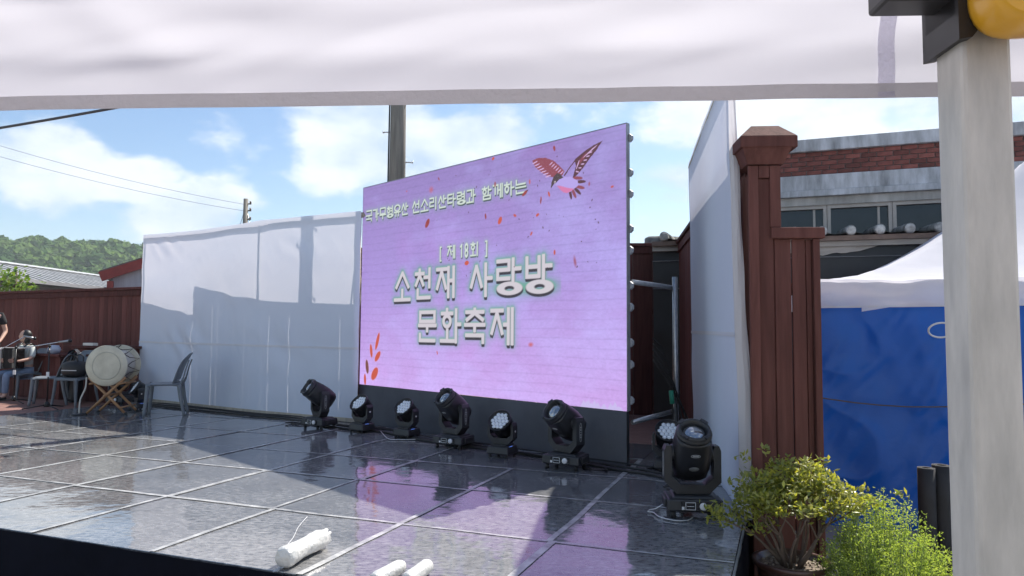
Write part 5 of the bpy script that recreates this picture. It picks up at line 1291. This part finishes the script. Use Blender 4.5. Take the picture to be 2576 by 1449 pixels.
def head_obj(parent, c, yaw, pitch, hairm, long_hair=True):
    M = TR(*c)@RZ(yaw)@RY(pitch)
    def face(d):
        k = 1.
        k += .10*math.exp(-((d.y/.16)**2+((d.z+.12)/.22)**2))*(d.x > 0)          # nose
        k += .05*math.exp(-((d.y/.35)**2+((d.z+.72)/.25)**2))*(d.x > 0)          # chin
        k -= .05*math.exp(-(((abs(d.y)-.34)/.14)**2+((d.z-.06)/.12)**2))*(d.x > 0)  # eye sockets
        return k
    b = MB(); b.ball((0, 0, 0), (.098, .076, .118), 28, 20, fn=face)
    for s in (-1, 1): b.ball((-.005, s*.077, -.012), (.018, .010, .030), 8, 6)
    v = [Vector(p) for p in b.v]; b.v = [tuple(M@p) for p in v]
    h = b.build('head', SKINM, parent)
    dk = mat('dark eye', (.02, .015, .012), .3); lp = mat('lip', (.35, .13, .11), .5)
    for s in (-1, 1):
        e = MB(); e.ball((.083, s*.030, .010), (.008, .014, .006), 8, 6, M=M); e.build('eye', dk, h)
        e = MB(); e.ball((.084, s*.031, .028), (.008, .018, .004), 8, 6, M=M); e.build('eyebrow', hairm, h)
    e = MB(); e.ball((.090, 0, -.058), (.008, .022, .007), 8, 6, M=M); e.build('mouth', lp, h)
    hb = MB()
    hb.ball((-.020, 0, .020), (.100, .085, .108), 24, 16, M=M, fn=lambda d: (1.0 if d.z > -.15 or d.x < -.1 else .72)*(.76 if (d.x > .28 and d.z < .78) else 1.)*(1+.03*nz(d.x*5, d.y*5, d.z*5)))
    if long_hair: hb.ball((-.055, 0, -.055), (.055, .072, .10), 16, 10, M=M)
    hb.build('hair', hairm, parent)
    return h
def accordionist():
    root = thing('person', 'seated person in pale top and jeans playing an accordion at far left', 'person', (-8.17, 11.95, -.02), R(248)); root.scale = (.86, .86, .86)
    # local +x is where the person faces
    g = G()
    pel = g.n((-.03, 0, .52), .115); bel = g.n((-.05, 0, .66), .11, pel); ch = g.n((-.05, 0, .88), .118, bel); nb = g.n((-.035, 0, 1.03), .05, ch); nk = g.n((-.02, 0, 1.10), .045, nb)
    ah = {}
    for s in (1, -1):
        sh = g.n((-.05, s*.16, .985), .048, ch); el = g.n((.04, s*.27, .78), .038, sh); wr = g.n((.24, s*.22, .74), .027, el); add_hand(g, wr, (.255, s*.21, .745), (.75, -s*.65, .05), (.1, 0, 1), .8)
        hp = g.n((.0, s*.085, .50), .085, pel); kn = g.n((.40, s*.12, .49), .062, hp); an = g.n((.36+.05*s, s*.13, .10), .040, kn); g.n((.48+.05*s, s*.14, .045), .035, an)
    skin_obj('body', g.v, g.e, g.r, SKINM, root)
    # loose pale top with sleeves to the elbow
    g = G(); a = g.n((-.04, 0, .56), .135); b = g.n((-.05, 0, .72), .13, a); c = g.n((-.05, 0, .90), .135, b); g.n((-.04, 0, 1.02), .07, c)
    for s in (1, -1): q = g.n((-.05, s*.165, .985), .064, c); r = g.n((-.01, s*.235, .86), .058, q); g.n((.03, s*.262, .79), .055, r)
    skin_obj('top', g.v, g.e, g.r, mat('pale sage blouse', (.50, .53, .50), .8, var=.1), root)
    g = G(); a = g.n((-.03, 0, .53), .125)
    for s in (1, -1): hp = g.n((.01, s*.085, .505), .095, a); kn = g.n((.40, s*.12, .492), .072, hp); m2 = g.n((.385+.02*s, s*.125, .30), .060, kn); g.n((.36+.05*s, s*.13, .12), .056, m2)
    skin_obj('jeans', g.v, g.e, g.r, mat('washed blue denim', (.16, .22, .32), .85, var=.2, scale=9, bump=.3), root)
    for s in (1, -1):
        b = MB(); b.ball((.44+.05*s, s*.137, .045), (.115, .042, .045), 14, 8); b.build('shoe', mat('black shoe', (.015, .015, .016), .5), root)
    head_obj(root, (.0, 0, 1.215), R(-55), R(-8), mat('black hair', (.012, .011, .012), .5, var=.2, bump=.3, bscale=30, scale=10))
    # the accordion rests on the lap
    ac = thing('accordion', 'black accordion with pale keyboard held on the player\'s lap', 'accordion', (-8.17, 11.95, -.02), R(248)); ac.scale = (.86, .86, .86)
    BK = mat('black lacquer', (.012, .012, .013), .2, coat=.6); WK = mat('ivory keys', (.70, .68, .62), .35)
    b = MB(); b.box((.22, -.17, .79), (.20, .10, .40), bev=.015); b.build('treble_box', BK, ac); b = MB(); b.box((.22, .17, .79), (.19, .10, .38), bev=.015); b.build('bass_box', BK, ac)
    b = MB()
    for k in range(12): b.box((.22, -.105+k*.0195, .79), (.195 if k % 2 else .165, .0135, .37 if k % 2 else .34))
    b.build('bellows', mat('black bellows', (.02, .018, .018), .6), ac)
    b = MB(); b.box((.335, -.20, .79), (.035, .075, .40), M=None, bev=.004); b.build('keyboard', WK, ac)
    b = MB(); b.box((.22, .0, .995), (.19, .42, .012)); b.build('grille_trim', mat('pale trim', (.6, .6, .58), .3, metal=.4), ac)
    for s in (-1, 1): b = MB(); b.tube(smooth_path([(.12, s*.12, .97), (.02, s*.13, 1.06), (-.10, s*.13, 1.04), (-.17, s*.12, .85)], 5), .016, 6); b.build('strap', BK, ac)
def standing_person():
    root = thing('person', 'standing person in black T-shirt cut off by the left edge of the picture', 'person', (-9.08, 12.35, -.02), R(-70))
    g = G(); pel = g.n((0, 0, .96), .115); ch = g.n((0, 0, 1.30), .125, g.n((0, 0, 1.12), .11, pel)); nk = g.n((.01, 0, 1.50), .046, g.n((0, 0, 1.44), .05, ch))
    for s in (1, -1):
        sh = g.n((0, s*.17, 1.40), .05, ch); el = g.n((-.01, s*.25, 1.12), .038, sh); wr = g.n((.16, s*.22, .96), .027, el); add_hand(g, wr, (.175, s*.215, .955), (.8, -s*.2, -.5), (0, -s, .2), .6)
        hp = g.n((0, s*.09, .90), .085, pel); kn = g.n((.02, s*.10, .50), .058, hp); an = g.n((0, s*.10, .09), .04, kn); g.n((.12, s*.11, .04), .035, an)
    skin_obj('body', g.v, g.e, g.r, SKINM, root)
    g = G(); a = g.n((0, 0, .92), .14); b = g.n((0, 0, 1.12), .135, a); c = g.n((0, 0, 1.32), .14, b); g.n((0, 0, 1.43), .07, c)
    for s in (1, -1): q = g.n((0, s*.175, 1.40), .066, c); g.n((-.005, s*.225, 1.22), .062, q)
    skin_obj('t_shirt', g.v, g.e, g.r, mat('black T-shirt', (.014, .014, .016), .85), root)
    g = G(); a = g.n((0, 0, .93), .125)
    for s in (1, -1): hp = g.n((0, s*.09, .88), .098, a); kn = g.n((.02, s*.10, .50), .074, hp); g.n((0, s*.10, .12), .062, kn)
    skin_obj('trousers', g.v, g.e, g.r, mat('black trousers', (.02, .02, .022), .85), root)
    for s in (1, -1): b = MB(); b.ball((.06, s*.105, .045), (.13, .045, .045), 14, 8); b.build('shoe', MATS['black shoe'], root)
    head_obj(root, (.03, 0, 1.63), R(10), 0, MATS['black hair'], False)
accordionist(); standing_person()

# ------------------------------------------------------------------ plants at the right corner of the stage
def leaf_mesh(name, L, m):
    """L: list of (centre, axis, normal, length, width, tint)"""
    V = []; F = []; T = []
    for c, a, n, l, w, t in L:
        b = n.cross(a)
        b = b.normalized() if b.length > 1e-6 else a.orthogonal().normalized()
        o = len(V); V += [tuple(c), tuple(c+a*l*.55+b*w*.5-n*l*.05), tuple(c+a*l), tuple(c+a*l*.55-b*w*.5-n*l*.05), tuple(c+a*l*.5+n*l*.06)]
        F += [(o, o+1, o+4), (o+1, o+2, o+4), (o+2, o+3, o+4), (o+3, o, o+4)]; T += [t]*5
    me = bpy.data.meshes.new(name); me.from_pydata(V, [], F); me.attributes.new('tint', 'FLOAT', 'POINT').data.foreach_set('value', T); me.materials.append(m); return me
def azalea():
    X, Y, ZR = 1.60, 4.12, -.13
    root = thing('potted_shrub', 'leafy azalea shrub in a round brown pot at the stage corner', 'shrub', (X, Y, -.37))
    P = mat('glazed brown pot', (.075, .035, .026), .35, var=.3, scale=6, coat=.3, bump=.15)
    b = MB(); b.lathe([(.12, 0), (.15, .02), (.185, .16), (.19, .205), (.215, .215), (.218, .24), (.205, .245), (.192, .235), (.18, .19)], 40, cap=False); po = b.build('pot', P, root)
    b = MB(); b.lathe([(.12, 0), (.119, .001)], 24); b.build('pot_base', P, po)
    b = MB(); b.grid(lambda a, c: (.183*a*math.cos(2*PI*c), .183*a*math.sin(2*PI*c), .205+.012*nz(a*3*math.cos(2*PI*c), a*3*math.sin(2*PI*c), 3)), 10, 36); b.build('soil', mat('dry soil with chips', (.10, .07, .05), .95, var=.5, scale=40, base2=(.30, .24, .19), bump=.6), po)
    rn = random.Random(12); st = MB(); L = []; tips = []
    # pebbles on the soil
    pb = MB()
    for k in range(60):
        a = rn.uniform(0, 2*PI); r = .175*math.sqrt(rn.random()); pb.ball((r*math.cos(a), r*math.sin(a), .212), (rn.uniform(.005, .012), rn.uniform(.005, .010), .006), 6, 4)
    o = pb.build('soil_chips', mat('pale bark chips', (.40, .34, .28), .9, var=.3), root); o['kind'] = 'stuff'
    def grow(p, d, l, r, depth):
        n = 4; pts = [p]; q = p.copy(); dd = d.copy()
        for i in range(n):
            dd = (dd+Vector((rn.gauss(0, .13), rn.gauss(0, .13), rn.gauss(.03, .08)))).normalized(); q = q+dd*l/n; pts.append(q.copy())
        st.tube([tuple(x) for x in pts], [r*(1-.45*i/n) for i in range(n+1)], 6)
        if depth == 0: tips.append((q, dd)); return
        k = rn.choice((2, 3, 3))
        for i in range(k):
            a = rn.uniform(0, 2*PI); nd = (dd*.9+Vector((math.cos(a)*.75, math.sin(a)*.75, .15))).normalized(); grow(q, nd, l*rn.uniform(.45, .7), r*.55, depth-1)
    for k in range(13):
        a = 2*PI*k/13+rn.uniform(-.2, .2); sp = rn.uniform(.28, 1.0)
        d = Vector((math.cos(a)*sp, math.sin(a)*sp*.75, 1.0)).normalized()
        if k in (5, 6): d = Vector((-.7, -.2, .9)).normalized()
        grow(Vector((.05*math.cos(a), .05*math.sin(a), .205)), d, rn.uniform(.22, .30), .011, 2)
    st.build('stems', mat('grey brown twig', (.15, .11, .085), .85, var=.2), root)
    def cluster(c, n_, sx, sz):
        for i in range(n_):
            p = c+Vector((rn.gauss(0, sx), rn.gauss(0, sx), rn.gauss(0, sz))); ax = Vector((rn.gauss(0, 1), rn.gauss(0, 1), rn.gauss(.55, .5))).normalized(); n = (Vector((rn.gauss(0, .5), rn.gauss(0, .5), 1))).normalized()
            L.append((p, ax, n, rn.uniform(.028, .048), rn.uniform(.015, .023), min(1, max(0, rn.gauss(.5, .25)))))
    for q, d in tips:
        cluster(q, 26, .030, .020)
    for c, n_, sx, sz in ((Vector((.02, .0, .74)), 330, .10, .035), (Vector((.18, .0, .64)), 230, .07, .035), (Vector((-.17, -.02, .60)), 300, .085, .045), (Vector((.33, -.02, .56)), 420, .095, .035), (Vector((-.22, -.05, .48)), 160, .06, .04), (Vector((.05, -.05, .58)), 200, .12, .03), (Vector((-.05, .05, .66)), 200, .10, .04)):
        for k in range(n_//14):
            cc = c+Vector((rn.gauss(0, sx), rn.gauss(0, sx*.8), rn.gauss(0, sz))); cluster(cc, 14, .020, .014)
            st2 = None
    o = ob('foliage', leaf_mesh('foliage', L, leafmat('azalea leaf', (.13, .18, .045), (.42, .40, .08), .48)), root); tag(o, kind='stuff')
    b = MB(); b.box((1.62, 4.08, -.437), (.62, .5, .126), bev=.012); tag(b.build('concrete_block', CONC), 'grey concrete slab under the azalea pot', 'slab')
azalea()
def kochia():
    root = thing('feathery_shrub', 'bright green feathery shrub between the azalea and the steel post', 'shrub', (1.98, 3.82, -.5))
    rn = random.Random(21); st = MB(); L = []
    for k in range(170):
        a = rn.uniform(0, 2*PI); s = math.sqrt(rn.random()); top = Vector((math.cos(a)*s*.36, math.sin(a)*s*.33, .80-.42*s*s+rn.uniform(-.10, .035)))
        base = Vector((math.cos(a)*s*.06, math.sin(a)*s*.06, .02)); mid = base.lerp(top, .5)+Vector((math.cos(a)*.05*s, math.sin(a)*.05*s, .05))
        st.tube([tuple(base), tuple(mid), tuple(top)], [.004, .003, .0012], 4); tn = rn.gauss(.5, .18)
        for q in range(120):
            t = rn.uniform(.3, 1.0)**.8; p = (base.lerp(mid, t*2) if t < .5 else mid.lerp(top, t*2-1))+Vector((rn.gauss(0, .022), rn.gauss(0, .022), rn.gauss(0, .014)))
            ax = Vector((rn.gauss(0, 1), rn.gauss(0, 1), rn.gauss(.55, .6))).normalized(); L.append((p, ax, ax.orthogonal().normalized(), rn.uniform(.012, .022), rn.uniform(.005, .008), min(1, max(0, tn+rn.gauss(0, .15)))))
    st.build('stems', mat('pale green stem', (.14, .18, .06), .8), root)
    tag(ob('foliage', leaf_mesh('foliage', L, leafmat('feathery leaf', (.20, .30, .07), (.40, .48, .13), .5)), root), kind='stuff')
    b = MB(); b.lathe([(.14, 0), (.17, .16), (.18, .17), (.175, .18)], 24); b.build('pot', mat('black nursery pot', (.02, .02, .02), .6), root)
kochia()

# ------------------------------------------------------------------ summer haze
def haze():
    b = MB(); b.box((0, 300, 49), (2700, 2700, 101)); m = bpy.data.materials.new('thin summer haze'); m.use_nodes = True
    N = m.node_tree.nodes; N.clear(); o = N.new('ShaderNodeOutputMaterial'); v = N.new('ShaderNodeVolumePrincipled')
    v.inputs['Color'].default_value = (.86, .92, 1, 1); v.inputs['Density'].default_value = .00032; v.inputs['Anisotropy'].default_value = .2
    m.node_tree.links.new(v.outputs[0], o.inputs['Volume']); tag(b.build('haze', m), kind='stuff')
haze()
